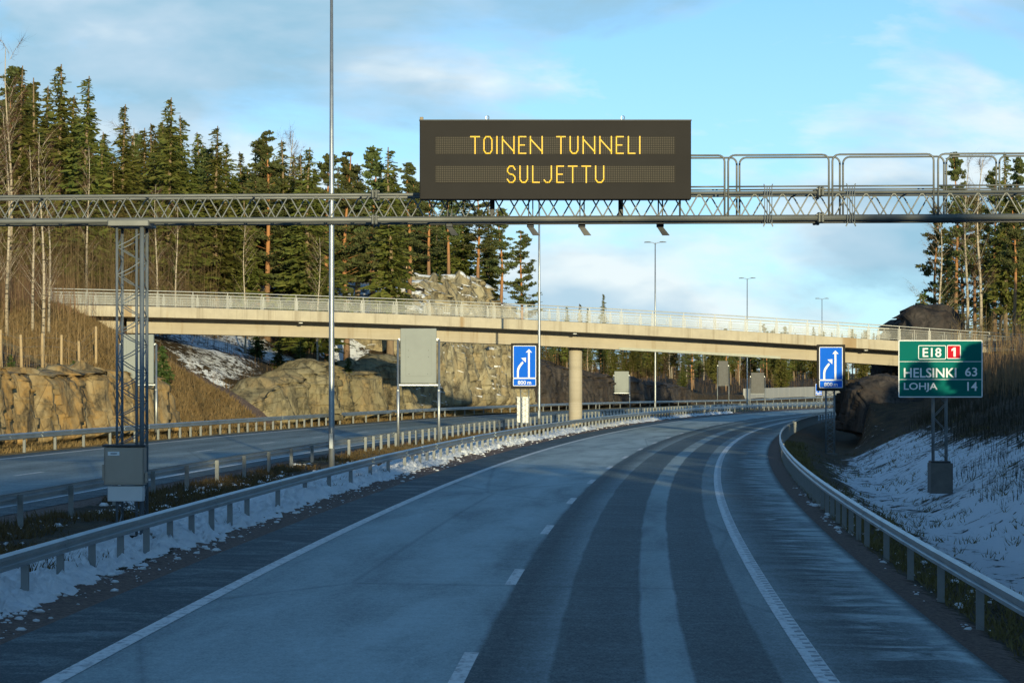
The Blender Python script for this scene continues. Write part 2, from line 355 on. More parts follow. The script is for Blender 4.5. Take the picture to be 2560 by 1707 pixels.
MAT_SIGNWHITE = flatcol('white sign sheeting', (.80, .82, .82)); MAT_LABEL = flatcol('white label', (.8, .8, .8)); MAT_INK = flatcol('dark print', (.12, .12, .12))
def ledmat():
    m = Mat('amber light dots'); m.b.inputs['Base Color'].default_value = (.06, .035, .004, 1); m.b.inputs['Emission Color'].default_value = (1.0, .60, .010, 1); m.b.inputs['Emission Strength'].default_value = .56
    return m.done(None, .5)
MAT_LED = ledmat()
def matrixmat():
    m = Mat('unlit dot matrix'); s = m.node('ShaderNodeSeparateXYZ'); m.l.new(m.coord(), s.inputs[0])
    fx = m.math('ABSOLUTE', m.math('SUBTRACT', m.math('FRACT', m.math('MULTIPLY', s.outputs[0], 33.0)), .5)); fz = m.math('ABSOLUTE', m.math('SUBTRACT', m.math('FRACT', m.math('MULTIPLY', s.outputs[2], 33.0)), .5))
    d = m.math('MAXIMUM', fx, fz)
    return m.done(m.mix(m.ramp(d, [(.28, 0.0), (.36, 1.0)]), (.095, .086, .068), (.028, .026, .023)), .8, 0, .1)
MAT_MATRIX = matrixmat()
MAT_LAMP = simple('lamp housing', (.30, .32, .33), (.22, .24, .25), .5, .2)
def netmat():
    m = Mat('railing wire net'); t = m.node('ShaderNodeBsdfTransparent'); mx = m.node('ShaderNodeMixShader'); mx.inputs[0].default_value = .14
    m.done((.50, .52, .50), .5, .3); m.l.new(t.outputs[0], mx.inputs[1]); m.l.new(m.b.outputs[0], mx.inputs[2]); m.l.new(mx.outputs[0], m.out.inputs[0]); return m.m
MAT_NET = netmat()
MAT_BRAIL = simple('bridge railing steel', (.33, .34, .33), (.25, .26, .255), .5, .35, 2.0)
def leafmat(name, c1, c2, c3, tr=.28):
    m = Mat(name); oi = m.node('ShaderNodeObjectInfo'); v = m.coord('Object')
    n = m.noise(v, .8, 4.0, .6); n2 = m.noise(v, 4.0, 2.0, .6)
    col = m.mix(m.ramp(n, [(.3, 0.0), (.7, 1.0)]), c1, c2); col = m.mix(m.ramp(n2, [(.45, 0.0), (.75, .7)]), col, c3)
    hs = m.node('ShaderNodeHueSaturation'); m.l.new(col, hs.inputs['Color']); m.put(m.math('ADD', m.math('MULTIPLY', oi.outputs['Random'], .05), .475), hs.inputs['Hue']); m.put(m.math('ADD', m.math('MULTIPLY', oi.outputs['Random'], .5), .75), hs.inputs['Value'])
    m.done(hs.outputs[0], .75, 0, .15)
    t = m.node('ShaderNodeBsdfTranslucent'); m.l.new(hs.outputs[0], t.inputs[0]); mx = m.node('ShaderNodeMixShader'); mx.inputs[0].default_value = tr
    m.l.new(m.b.outputs[0], mx.inputs[1]); m.l.new(t.outputs[0], mx.inputs[2]); m.l.new(mx.outputs[0], m.out.inputs[0]); return m.m
MAT_SPRUCE = leafmat('spruce needles', (.090, .108, .022), (.150, .158, .036), (.20, .155, .05))
MAT_PINE = leafmat('pine needles', (.080, .110, .036), (.135, .160, .055), (.17, .165, .07))
MAT_YOUNG = leafmat('young conifer needles', (.05, .08, .02), (.08, .11, .03), (.11, .11, .04))
MAT_TWIG = leafmat('bare twigs', (.085, .048, .028), (.14, .085, .048), (.19, .125, .07), .0)
MAT_TWIG_PALE = leafmat('pale bare twigs', (.18, .115, .062), (.26, .165, .085), (.29, .20, .12), .0)
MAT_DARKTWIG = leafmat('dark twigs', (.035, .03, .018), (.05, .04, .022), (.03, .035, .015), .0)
MAT_DRYGRASS = leafmat('dry grass blades', (.16, .11, .045), (.26, .19, .085), (.12, .10, .04), .1)
MAT_DARKGRASS = leafmat('dull verge grass', (.11, .085, .032), (.17, .125, .05), (.08, .075, .03), .1)
def barkmat(name, lo, hi, h0, h1, marks=None):
    m = Mat(name); s = m.node('ShaderNodeSeparateXYZ'); v = m.coord('Object'); m.l.new(v, s.inputs[0])
    t = m.math('DIVIDE', m.math('SUBTRACT', s.outputs[2], h0), h1 - h0, clamp=True)
    n = m.noise(m.mapping(v, (4, 4, 1)), 2.0, 5.0, .7)
    col = m.mix(t, lo, hi); col = m.mix(m.ramp(n, [(.45, 0.0), (.7, .6)]), col, tuple(x * .5 for x in lo))
    if marks: col = m.mix(m.ramp(m.noise(m.mapping(v, (1, 1, 6)), 1.3, 4.0, .6), [(.56, 0.0), (.60, 1.0)]), col, marks)
    return m.done(col, .85, 0, .2)
MAT_BARK_SPRUCE = barkmat('spruce bark', (.22, .16, .10), (.26, .19, .12), 0, 10)
MAT_BARK_PINE = barkmat('pine bark', (.22, .14, .085), (.42, .20, .08), 3, 8)
MAT_BARK_BIRCH = barkmat('birch bark', (.36, .30, .21), (.46, .39, .29), 0, 6, (.07, .06, .05))

# ------------------------------------------------------------------ ground sheets and roads
def arange(a, b, st): return np.arange(a, b + st * .5, st)
S_ROAD = np.r_[arange(-240, 20, 10), arange(24, 470, 2.0), arange(480, 760, 10)]
road = sheet('motorway_road', S_ROAD, np.linspace(-5.15, 5.65, 13), lambda s, u: plane(s, u), MAT_ROAD)
tag(road, 'asphalt carriageway curving right with pale salt film and dark wheel tracks', 'road')
road2 = sheet('opposite_road', S_ROAD, np.linspace(-20.9, -11.2, 9), lambda s, u: plane(s, u), MAT_ROAD2)
tag(road2, 'opposite asphalt carriageway beyond the grassy median', 'road')
def strip(name, parent, s0, s1, u, w, mat, st=2.0):
    S = np.linspace(s0, s1, max(2, int((s1 - s0) / st) + 1)); return sheet(name, S, np.array([u - w / 2, u + w / 2]), lambda s, uu: plane(s, uu) + .006, mat, None, parent=parent)
strip('edge_line', road, 15, 480, -3.87, .20, MAT_PAINT); strip('edge_line', road, 15, 480, 3.75, .22, MAT_PAINT_EDGE)
for i in range(-1, 30): strip('lane_dash', road, 36.2 + 12 * i, 39.2 + 12 * i, 0, .16, MAT_PAINT, 1.0)
strip('edge_line', road2, 30, 480, -12.06, .18, MAT_PAINT); strip('edge_line', road2, 30, 480, -19.96, .20, MAT_PAINT)
for i in range(22): strip('lane_dash', road2, 44.5 + 12 * i, 47.5 + 12 * i, -16.04, .14, MAT_PAINT, 1.0)
# rumble ribs pressed into the right-hand edge line
ribs = MB()
for i in range(190):
    s = 24 + i * .45; p = P3(s, 3.80, .007); q = P3(s + .16, 3.80, .007); sd = Vector((math.cos(head(s)), math.sin(head(s)), 0)) * .045
    ribs.add([p - sd, p + sd, q + sd, q - sd], [(0, 1, 2, 3)])
rb = ribs.obj('rumble_ribs', simple('worn paint ribs', (.26, .30, .33), (.16, .19, .21), .7), road); rb['kind'] = 'stuff'

# median
S_MED = np.r_[arange(-60, 24, 4), arange(25, 120, .25), arange(121, 260, 1.0), arange(262, 520, 4)]
U_MED = np.linspace(-11.25, -5.1, 50)
def z_med(s, u):
    w = sstep(-11.2, -10.3, u) * (1 - sstep(-6.0, -5.15, u)); 
    return plane(s, u) - .012 + w * (.05 + .10 * fbm(s * .35, u * .8, 0, 3) + .05 * fbm(s * 2, u * 3, 0, 5, 3))
def a_med(s, u, z):
    n = fbm(s * .22, u * .7, 0, 21); n2 = fbm(s * 1.1, u * 1.3, 0, 23, 4)
    snow = .52 * sstep(-7.7, -6.6, u) * (1 - sstep(-5.9, -5.5, u)) + .35 * n + .15 * n2 - .22 - .35 * sstep(-8.2, -9.3, u) 
    snow = np.where(u < -7.8, .12 * n + .03 - .2 * (s > 60), snow)
    grass = .62 * (u > -10.2) * (u < -6.2) * (.35 + .65 * sstep(60, 95, s)) + .25 * n2
    grav = sstep(-10.1, -10.6, u) + sstep(-6.1, -5.7, u)
    return np.stack([snow, grass, np.clip(grav, 0, 1), np.zeros_like(u)], -1)
median = sheet('median', S_MED, U_MED, z_med, MAT_GROUND, attrf=a_med)
tag(median, 'grassy median with reddish gravel edges and snow between the carriageways', 'median')

# right verge and hill
def z_right(s, u):
    w = u - 5.65; base = plane(s, np.minimum(u, 9))
    z = base - .02 - .12 * sstep(0, 1.2, w) - .55 * sstep(1.4, 3.4, w)
    rise = np.maximum(w - 4.2, 0); hill = np.minimum(rise * .47, 5.6 + .03 * rise)
    hill = np.where(rise * .47 > 4.6, 4.6 + (5.9 - 4.6) * (1 - np.exp(-(rise * .47 - 4.6) / 1.3)) + .035 * np.maximum(rise - 12, 0), hill)
    far = 1 - sstep(215, 300, s) * .8
    cut = sstep(140, 152, s) * (1 - sstep(205, 225, s))            # where the rock cutting stands the slope steps back
    hill_cut = 2.7 * sstep(4.6, 5.4, w) + 3.9 * sstep(8.6, 11.0, w) * sstep(160, 172, s) + 2.9 * sstep(8.2, 11, w) * (1 - sstep(160, 172, s)) 
    hill = hill * (1 - cut) + hill_cut * cut
    hill = hill * far * sstep(-1, 1, rise + 1)
    return z + hill + (.10 * fbm(s * .5, u * .7, 0, 31) + .04 * fbm(s * 2.5, u * 2.5, 0, 33, 3)) * sstep(.4, 2.0, w) + .6 * fbm(s * .06, u * .06, 2, 35) * sstep(8, 16, w)
def a_right(s, u, z):
    w = u - 5.65; n = fbm(s * .3, u * .4, 0, 41); n2 = fbm(s * .12, u * .25, 0, 43)
    snow = .74 * sstep(1.3, 3.1, w) - .12 + .22 * n - .26 * sstep(7.5, 10.0, w) * (n2 > -.1) - .3 * sstep(11, 15, w) + .10 * sstep(.8, 1.6, w)
    snow = snow - .25 * sstep(84, 100, s) * sstep(6.0, 8.0, w) - .2 * sstep(7.2, 9.0, w)
    snow = snow - .45 * sstep(118, 134, s)
    snow = snow - .35 * sstep(95, 125, s) * (1 - sstep(3.2, 4.2, w))
    grass = .16 + .3 * n - .3 * sstep(6, 9, w)
    grav = 1 - sstep(.35, .9, w)
    return np.stack([snow, grass * .6, grav * .8, np.zeros_like(u)], -1)
MAT_RIGHT = ground_mix('snowy verge ground')
S_R = np.r_[arange(-240, 20, 5), arange(24, 130, .4), arange(131, 240, 1.0), arange(245, 700, 8)]
U_R = np.r_[arange(5.6, 15, .2), arange(15.5, 30, .7), arange(32, 150, 6)]
rightv = sheet('right_hillside', S_R, U_R, z_right, MAT_RIGHT, attrf=a_right)
tag(rightv, 'snow dusted ditch and slope rising right of the road', 'slope')

# left hillside
HC = ([-240, 60, 84, 92, 112, 119, 122, 139, 142, 146, 153, 165, 178, 184, 190, 214, 226, 240, 262, 300, 340, 420, 700],
      [2.4, 2.5, 2.6, 2.8, 2.6, 1.8, .15, .15, .5, 2.7, 3.4, 3.0, 3.6, 6.8, 9.8, 10.4, 8.2, 4.5, 3.2, 2.4, 1.5, 1.2, 1.0])
HPL = ([-240, 120, 135, 150, 166, 178, 190, 220, 245, 300, 400, 700], [6.8, 6.6, 6.9, 6.2, 6.4, 8.6, 10.4, 9.8, 6.0, 4.2, 3.2, 3.0])
def hc(s): return np.interp(s, *HC)
def z_left(s, u):
    w = -u - 22.2; base = plane(s, u); h = hc(s); pl = np.interp(s, *HPL)
    step = h * sstep(1.5, 2.1, w)
    gap = 1 - sstep(.2, 1.6, h)
    rise = (pl - h) * (sstep(3.0, 15, w) * (1 - gap) + np.clip((w - .6) / 12.5, 0, 1) * gap)
    kn = .6 * np.exp(-((s - 203) / 13) ** 2 - ((w - 9) / 8) ** 2)
    return base - .02 + step + rise + kn - .35 * sstep(2.0, 3.0, w) * (1 - sstep(5, 7, w)) * sstep(1, 2, h) + (.28 * fbm(s * .16, u * .16, 0, 51) + .10 * fbm(s * .8, u * .8, 0, 53)) * sstep(.3, 3, w) + .02 * np.maximum(w - 20, 0)
def a_left(s, u, z):
    w = -u - 22.2; n = fbm(s * .25, u * .25, 0, 61); n2 = fbm(s * .9, u * .9, 0, 63)
    band = lambda a, b, e, x: sstep(a - e, a + e, x) * (1 - sstep(b - e, b + e, x))
    snow = .85 * band(142, 170, 2, s - .5 * w + 2) * band(4, 24, 2, w) + .95 * band(174, 212, 4, s) * band(3, 28, 3, w) + .25 * band(95, 112, 4, s) * band(4.5, 8, 1, w) + .3 * n + .2 * n2 - .32
    grass = .95 * band(116, 143, 1.5, s) * (1 - .6 * sstep(11, 15, w)) + .55 * (w < 1.5) + .25 * n + .12
    grav = band(137.0, 140.2, .6, s - .5 * w) * band(.3, 14, 1, w)
    return np.stack([snow, grass, grav, np.zeros_like(u)], -1)
S_L = np.r_[arange(-240, 50, 10), arange(56, 250, .6), arange(252, 520, 3), arange(530, 800, 15)]
U_L = -np.r_[arange(20.85, 26, .3), arange(26.4, 42, .6), arange(43, 80, 2.5), arange(85, 240, 12)][::-1]
leftv = sheet('left_hillside', S_L, U_L, z_left, MAT_GROUND, attrf=a_left)
tag(leftv, 'brown hillside with dry grass and snow patches left of the motorway', 'hillside')
def ground_z(X, Y):
    s, u = inv(X, Y)
    if u < -20.9: return float(z_left(np.array(s), np.array(u)))
    if u > 5.65: return float(z_right(np.array(s), np.array(u)))
    if -11.2 < u < -5.1: return float(z_med(np.array(s), np.array(u)))
    return float(plane(s, u))
base = MB().add([(-4000, -2500, -6), (4000, -2500, -6), (4000, 6000, -6), (-4000, 6000, -6)], [(0, 1, 2, 3)]).obj('ground', simple('distant forest ground', (.05, .055, .025), (.08, .07, .035), .9, 0, .02))
tag(base, 'distant wooded ground reaching the horizon', 'ground', None, 'structure')

# ------------------------------------------------------------------ rock cuttings
def cells(x, y, seed):
    "jittered cells: returns per-point random values of the cell and the offset from its seed"
    ix, iy = np.floor(x), np.floor(y); best = np.full(x.shape, 1e9); R1, R2, R3, DX, DY = (np.zeros(x.shape) for _ in range(5)); zero = np.zeros(x.shape)
    for i in (-1, 0, 1):
        for j in (-1, 0, 1):
            cx, cy = ix + i, iy + j; sx, sy = cx + _h(cx, cy, zero, seed), cy + _h(cx, cy, zero + 1, seed)
            d = (x - sx) ** 2 + (y - sy) ** 2; k_ = d < best; best = np.where(k_, d, best)
            for arr, v in ((R1, _h(cx, cy, zero + 2, seed)), (R2, _h(cx, cy, zero + 3, seed)), (R3, _h(cx, cy, zero + 4, seed)), (DX, x - sx), (DY, y - sy)): arr[k_] = np.broadcast_to(v, x.shape)[k_]
    return R1 * 2 - 1, R2 * 2 - 1, R3 * 2 - 1, DX, DY
def facets(S_, Z_, ws, wz, shear, seed, tilt):
    "greatest of many tilted flat pyramids: hard edged fracture planes"
    x, y = S_ / ws + shear * Z_ / ws, Z_ / wz; ix, iy = np.floor(x), np.floor(y); zero = np.zeros(x.shape); out = np.full(x.shape, -9.0)
    for i in (-1, 0, 1):
        for j in (-1, 0, 1):
            cx, cy = ix + i, iy + j; dx = x - cx - _h(cx, cy, zero, seed); dy = y - cy - _h(cx, cy, zero + 1, seed)
            o_, gx, gy = (_h(cx, cy, zero + q, seed) * 2 - 1 for q in (2, 3, 4))
            out = np.maximum(out, .45 * o_ + tilt * (1.5 * gx * dx + .5 * gy * dy) - .55 * np.maximum(np.abs(dx + .3 * gy * dy), .6 * np.abs(dy)))
    return out - .1
def cliff(name, label, s0, s1, st, side, foot, hfun, mat, seed, amp=.75, back=4.0, batter=.16, drop=.9):
    S = np.arange(s0, s1, st); nv = 64; nb = 16
    t = np.r_[np.linspace(-.04, 1, nv), np.ones(nb)]; bk = np.r_[np.zeros(nv), np.linspace(.10, back, nb)]
    SS, T = np.meshgrid(S, t, indexing='ij'); BK = np.broadcast_to(bk, SS.shape)
    Hh = hfun(SS); ends = np.minimum(sstep(-.6, 5.0, SS - s0), sstep(-.6, 5.0, s1 - SS))
    top = cells(SS / 2.3, np.full_like(SS, .5), seed + 9)[0]
    Hh = Hh * ends * (1 + .07 * top + .07 * fbm(SS * .5, 0, 0, seed + 9))
    Z = T * Hh
    d = amp * (1.15 * facets(SS, Z, 3.2, 5.0, .25, seed, 1.0) + .75 * facets(SS, Z, 1.35, 2.8, -.22, seed + 20, 1.0) + .32 * facets(SS, Z, .55, 1.1, .35, seed + 40, 1.0) + .32 * cells(SS / 1.9 + .25 * Z, Z / 3.2, seed + 80)[0] + .5 * fbm(SS * .2, Z * .15, 0, seed, 2))
    d = d + .025 * fbm(SS * 3.5, Z * 3.0, 1, seed + 3, 3)
    lip = sstep(.88, 1.0, T) * (BK <= 0)
    d = d * (.2 + .8 * ends)
    dd = foot * np.ones_like(SS) + side * (batter * Z - d * (1 - .25 * lip) * sstep(-.02, .10, T) + BK + .12 * lip + 2.2 * (1 - ends))
    zz_ = plane(SS, np.full_like(SS, foot)) + Z + .55 * amp * sstep(0, 1.2, BK) * facets(SS, BK, 1.8, 1.3, .2, seed + 60, 1.0) + .05 * fbm(SS * 1.5, Z + BK * 1.5, 4, seed + 4, 3) - drop * sstep(back * .45, back, BK)
    SSj = SS + .10 * fbm(SS * .9, Z * .9 + BK, 5, seed + 8, 3)
    x, y = XY(SSj, dd); Fc = gridfaces(len(S), len(t))
    if side < 0: Fc = Fc[:, ::-1]
    me = arr_mesh(name, np.c_[x.ravel(), y.ravel(), zz_.ravel()], Fc, mat, smooth=False)
    o = link(name, me); return tag(o, label, 'rock face', None, 'structure')
cliff('rock_cutting', 'ochre blasted rock face at the left edge behind the far guardrail', 72, 120.5, .14, -1, -23.2, lambda s: hc(s) + .15, MAT_ROCK_OCHRE, 101, .55)
cliff('rock_cutting', 'low brown rock face under the overpass, partly in its shadow', 138.2, 183, .15, -1, -23.4, lambda s: np.maximum(hc(s) + .25, 2.6), MAT_ROCK_GREY, 131, .75)
cliff('rock_cutting', 'high grey rock knoll with snow on top behind the overpass', 178, 236, .17, -1, -23.6, lambda s: np.interp(s, [178, 183, 190, 214, 226, 236], [5.5, 7.0, 10.0, 10.6, 8.6, 5.2]), MAT_ROCK_KNOLL, 151, .8, 5.0, .10)
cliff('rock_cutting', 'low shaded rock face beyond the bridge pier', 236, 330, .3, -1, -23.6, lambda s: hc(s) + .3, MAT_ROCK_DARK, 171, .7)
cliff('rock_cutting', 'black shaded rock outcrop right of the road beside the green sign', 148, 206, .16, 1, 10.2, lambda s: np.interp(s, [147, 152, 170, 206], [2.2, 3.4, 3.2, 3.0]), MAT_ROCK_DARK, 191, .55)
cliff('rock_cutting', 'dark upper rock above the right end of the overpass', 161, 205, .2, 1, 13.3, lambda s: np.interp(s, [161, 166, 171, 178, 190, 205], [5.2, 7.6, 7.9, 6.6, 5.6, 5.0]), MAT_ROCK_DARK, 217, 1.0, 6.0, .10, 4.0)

# ------------------------------------------------------------------ guardrails
PROF = [(.0, .0), (.055, .03), (.055, .075), (.012, .10), (.012, .125), (.055, .15), (.055, .195), (.0, .225), (-.012, .225), (.040, .193), (.040, .155), (-.004, .127), (-.004, .098), (.040, .072), (.040, .034), (-.012, .0)]
post_mesh = MB().box((-.05, -.03, -.25), (.05, -.022, .66)).box((-.05, -.022, -.25), (-.042, .03, .66)).box((.042, -.022, -.25), (.05, .03, .66)).mesh('post', MAT_POST)
bolt_mesh = None
def guardrail(label, u, face, runs, s0, s1, h=.70, zf=None, ufun=None):
    "face: +1 the beam looks to +u, -1 to -u; runs: (s from, s to, spacing)"
    zf = zf or (lambda s, uu: float(plane(s, uu)))
    uf = ufun or (lambda s: u)
    org = P3(max(s0, 30), uf(max(s0, 30))); org.z = zf(max(s0, 30), uf(max(s0, 30))); t = thing('guardrail', label, 'guardrail', org)
    S = np.r_[np.arange(s0, min(s1, 250), 2.0), np.arange(max(s0, 250), s1, 4.0), s1]
    path = []
    for s in S:
        p = P3(s, uf(s)); p.z = float(plane(s, uf(s))); rz = head(s); sd = Vector((math.cos(rz), math.sin(rz), 0)) * face
        path.append((p + sd * .055 + Vector((0, 0, h - .225)) - org, sd))
    step = 2                                                    # beams of 4 m, lapped
    i = 0
    while i < len(path) - 1:                                    # beams of 4 m near the camera, each lapped a little over the next
        k_ = 2 if S[i] < 110 else 12
        j = random.uniform(-.004, .004); seg = [(p + sd * (j + (.004 if q == 0 else 0)) + Vector((0, 0, j * .8)), sd) for q, (p, sd) in enumerate(path[i:i + k_ + 1])]; i += k_
        MB().sweep(seg, PROF).obj('beam', MAT_RAIL, t)
    for a, b, sp in runs:
        for s in np.arange(a, b, sp):
            p = P3(s, uf(s)); p.z = min(zf(s, uf(s)), p.z)
            link('post', post_mesh, t, p - org, head(s))
    return t
zr = lambda s, u: float(z_right(np.array(float(s)), np.array(float(u)))); zm = lambda s, u: float(z_med(np.array(float(s)), np.array(float(u))))
guardrail('steel guardrail along the left edge of the near carriageway, snow at its posts', -6.14, 1, [(26, 50, 2), (50, 80, 4), (80, 250, 2), (250, 420, 4)], 18, 440, .70)
guardrail('steel guardrail on the median edge of the opposite carriageway', -9.77, -1, [(42, 94, 4), (94, 250, 2), (250, 420, 4)], 30, 440, .70)
guardrail('steel guardrail in front of the left rock cutting', -21.37, 1, [(64, 108, 4), (108, 150, 2), (150, 260, 4), (260, 430, 6)], 50, 460, .70)
guardrail('steel guardrail along the right verge in front of the snowy slope', 6.24, -1, [(20, 48, 4), (48, 200, 2), (200, 400, 4)], 16, 420, .68, zr)

# ------------------------------------------------------------------ overpass
BR = [(-60, 757, 143.5), (100, 760, 145), (290, 763, 146.6), (350, 765, 147), (700, 773, 150), (1050, 784, 153), (1325, 797, 155), (1600, 811, 156.5), (1800, 823, 157.5), (2060, 838, 158.5), (2260, 851, 159.5), (2450, 864, 160.5)]
BP = [ray(x * 1.0884, y * 1.0884, d) for x, y, d in BR]
bx = np.array([p.x for p in BP]); by = np.array([p.y for p in BP]); bz = np.array([p.z for p in BP])
def bpt(x): return Vector((x, float(np.interp(x, bx, by)), float(np.polyval(bcz, x))))
bcz = np.polyfit(bx, bz, 4)
bridge = thing('overpass_bridge', 'pale concrete overpass with steel railing spanning the motorway', 'bridge', (float(np.interp(4.07, bx, by)) * 0 + 4.07, 155.6, 0))
BO = bridge.location.copy(); sdv = Vector((-.08, 1, 0)).normalized()       # across the deck, away from the camera
xs = np.arange(bx[1], bx[-1] + .1, 1.5)
path = [(bpt(x) - BO, sdv) for x in xs]
gx = [x for x in xs if -23.6 < x < 28.6]
MB().sweep([(bpt(x) - BO, sdv) for x in gx], [(1.9, 0), (1.9, .90), (4.3, .90), (4.3, 0)]).obj('girder', MAT_CONC, bridge)
MB().sweep(path, [(.32, 1.0), (1.88, .902), (4.32, .902), (5.88, 1.0), (5.88, 1.42), (.32, 1.42)]).obj('deck_slab', MAT_CONC, bridge)
eb = MB().sweep(path, [(0, .93), (0, 1.53), (.03, 1.56), (.42, 1.56), (.42, 1.3), (.30, 1.3), (.30, .93)]).obj('edge_beam', MAT_CONC_EDGE, bridge)
MB().sweep(path, [(5.9, .93), (5.9, 1.3), (5.78, 1.3), (5.78, 1.56), (6.2, 1.56), (6.2, .93)]).obj('edge_beam', MAT_CONC_EDGE, bridge)
RAILT = 2.50
def railing(off):
    dz = [(RAILT, .032), (RAILT - .17, .018), (2.12, .010), (1.99, .010), (1.86, .010), (1.74, .010), (1.66, .015)]
    for z, r in dz:
        MB().tube([bpt(x) - BO + sdv * off + Vector((0, 0, z)) for x in xs], r, 5).obj('handrail' if r > .03 else 'railing_bar', MAT_BRAIL, bridge)
    return off
railing(.2); railing(6.0)
rp = MB().box((-.085, -.02, 1.54), (-.055, .03, RAILT - .17)).box((.055, -.02, 1.54), (.085, .03, RAILT - .17)).box((-.02, -.03, 1.54), (.02, .03, RAILT)).box((-.14, -.05, 1.54), (.14, .05, 1.57)).mesh('railing_post', MAT_BRAIL)
rp2 = MB().box((-.010, -.012, 1.66), (.010, .012, RAILT - .17)).box((-.12, -.01, 1.66), (-.105, .012, 2.14)).box((.105, -.01, 1.66), (.12, .012, 2.14)).mesh('railing_baluster', MAT_BRAIL)
for off in (.2, 6.0):
    for i, x in enumerate(np.arange(bx[1] + .4, bx[-1], 1.0)):
        p = bpt(x) - BO + sdv * off
        link('railing_post' if i % 2 == 0 else 'baluster', rp if i % 2 == 0 else rp2, bridge, p)
    net = MB(); k_ = [bpt(x) - BO + sdv * (off + .04) for x in xs]
    for a, b in zip(k_[:-1], k_[1:]): net.add([a + Vector((0, 0, 1.66)), b + Vector((0, 0, 1.66)), b + Vector((0, 0, 2.30)), a + Vector((0, 0, 2.30))], [(0, 1, 2, 3)])
    net.obj('safety_net', MAT_NET, bridge)
# pier: round column with formwork joints
pier_top = bpt(4.07).z + .2
pr = MB(); zs_ = [-.6, 1.5, 1.51, 1.53, 1.54, 3.6, 3.61, 3.63, 3.64, pier_top]; rs_ = [.44, .44, .432, .432, .44, .44, .432, .432, .44, .44]
pr.tube([Vector((0, 3.0, z)) for z in zs_], rs_, 28).obj('pier', MAT_CONC, bridge, True)
# abutments and wing walls
def abut(x0, x1, zb, nm='abutment'):
    b = MB(); a = bpt(x0) - BO; c = bpt(x1) - BO
    b.add([Vector((a.x, a.y + 1.8, zb)), Vector((c.x, c.y + 1.8, zb)), Vector((c.x, c.y + 5.3, zb)), Vector((a.x, a.y + 5.3, zb)),
           Vector((a.x, a.y + 1.8, a.z + .9)), Vector((c.x, c.y + 1.8, c.z + .9)), Vector((c.x, c.y + 5.3, c.z + .9)), Vector((a.x, a.y + 5.3, a.z + .9))],
          [(0, 3, 2, 1), (4, 5, 6, 7), (0, 1, 5, 4), (1, 2, 6, 5), (2, 3, 7, 6), (3, 0, 4, 7)]).obj(nm, MAT_CONC, bridge)
abut(-27.5, -23.55, 1.0); abut(28.3, 33, 1.0)
b = MB(); a = bpt(-23.6) - BO; c = bpt(-29) - BO
b.add([Vector((a.x - 1.2, a.y + .6, -1)), Vector((c.x, c.y + .6, 1)), Vector((c.x, c.y + .6, c.z + .92)), Vector((a.x - 1.2, a.y + .6, a.z + .92)), Vector((a.x - 1.2, a.y + .88, -1)), Vector((c.x, c.y + .88, 1)), Vector((c.x, c.y + .88, c.z + .92)), Vector((a.x - 1.2, a.y + .88, a.z + .92))],
      [(0, 3, 2, 1), (4, 5, 6, 7), (0, 1, 5, 4), (1, 2, 6, 5), (2, 3, 7, 6), (3, 0, 4, 7)]).obj('wing_wall', MAT_CONC, bridge)
# grey cable duct fixed under the right part of the girder
MB().sweep([(bpt(x) - BO, sdv) for x in np.arange(ray(1556, 0, 156).x, ray(1993, 0, 157).x, 1.5)], [(1.82, -.02), (1.82, .14), (1.895, .14), (1.895, -.02)]).obj('cable_duct', simple('grey duct', (.38, .41, .36), None, .6), bridge)
for x in (ray(752, 0, 150).x, ray(1440, 0, 155).x, ray(2168, 0, 158.7).x):
    MB().bbox((-.12, -.1, -.05), (.12, .1, .05), .03).obj('bridge_lamp', MAT_SIGNWHITE, bridge).location = bpt(x) - BO + sdv * .66 + Vector((0, 0, .855))

# ------------------------------------------------------------------ gantry with the message board
GD = lambda x: 41.95 - .07 * (x + 6.5)                      # depth of the gantry's front face at x
GX0, GX1 = -27.0, 11.2
gan = thing('sign_gantry', 'grey lattice steel gantry carrying the message board over the road', 'gantry', (-6.55, GD(-6.55), ground_z(-6.6, 42.3)))
GO = gan.location.copy()
def gp(x, back, z): return Vector((x, GD(x) + back, z)) - GO
def gz(x, py): return CAMZ + (HZ - py) * GD(x) / F
ZB, ZT, DEP = 5.69, 6.11, .62
for back in (0, DEP):
    MB().tube([gp(GX0, back, ZB), gp(GX1, back, ZB)], .050, 10).obj('bottom_chord', MAT_TRUSS, gan, True)
    MB().tube([gp(GX0, back, ZT), gp(GX1, back, ZT)], .028, 8).obj('top_chord', MAT_TRUSS, gan, True)
PER = .46
def webs(back, off):
    x = GX0 + off
    while x < GX1 - PER:
        a = .045
        pts = [gp(x, back, ZB + .03), gp(x + .025, back, ZB + .07), gp(x + PER / 2 - a, back, ZT - .07), gp(x + PER / 2 - .015, back, ZT - .03), gp(x + PER / 2 + .015, back, ZT - .03), gp(x + PER / 2 + a, back, ZT - .07), gp(x + PER - .025, back, ZB + .07), gp(x + PER, back, ZB + .03)]
        link_web(pts, x); x += PER
_web = None
def link_web(pts, x):
    global _web
    if _web is None:
        o = pts[0]; _web = MB().tube([p - o for p in pts], .0125, 5, cap=False).mesh('web_bar', MAT_TRUSS)
    link('web_bar', _web, gan, pts[0])
webs(.0, .0); webs(DEP, .23)
# cross bars between front and back
for x in np.arange(GX0 + .5, GX1, 1.84):
    MB().tube([gp(x, 0, ZT), gp(x, DEP, ZT)], .016, 5).obj('cross_bar', MAT_TRUSS, gan)
    MB().tube([gp(x, 0, ZB), gp(x + .9, DEP, ZB)], .014, 5).obj('cross_bar', MAT_TRUSS, gan)
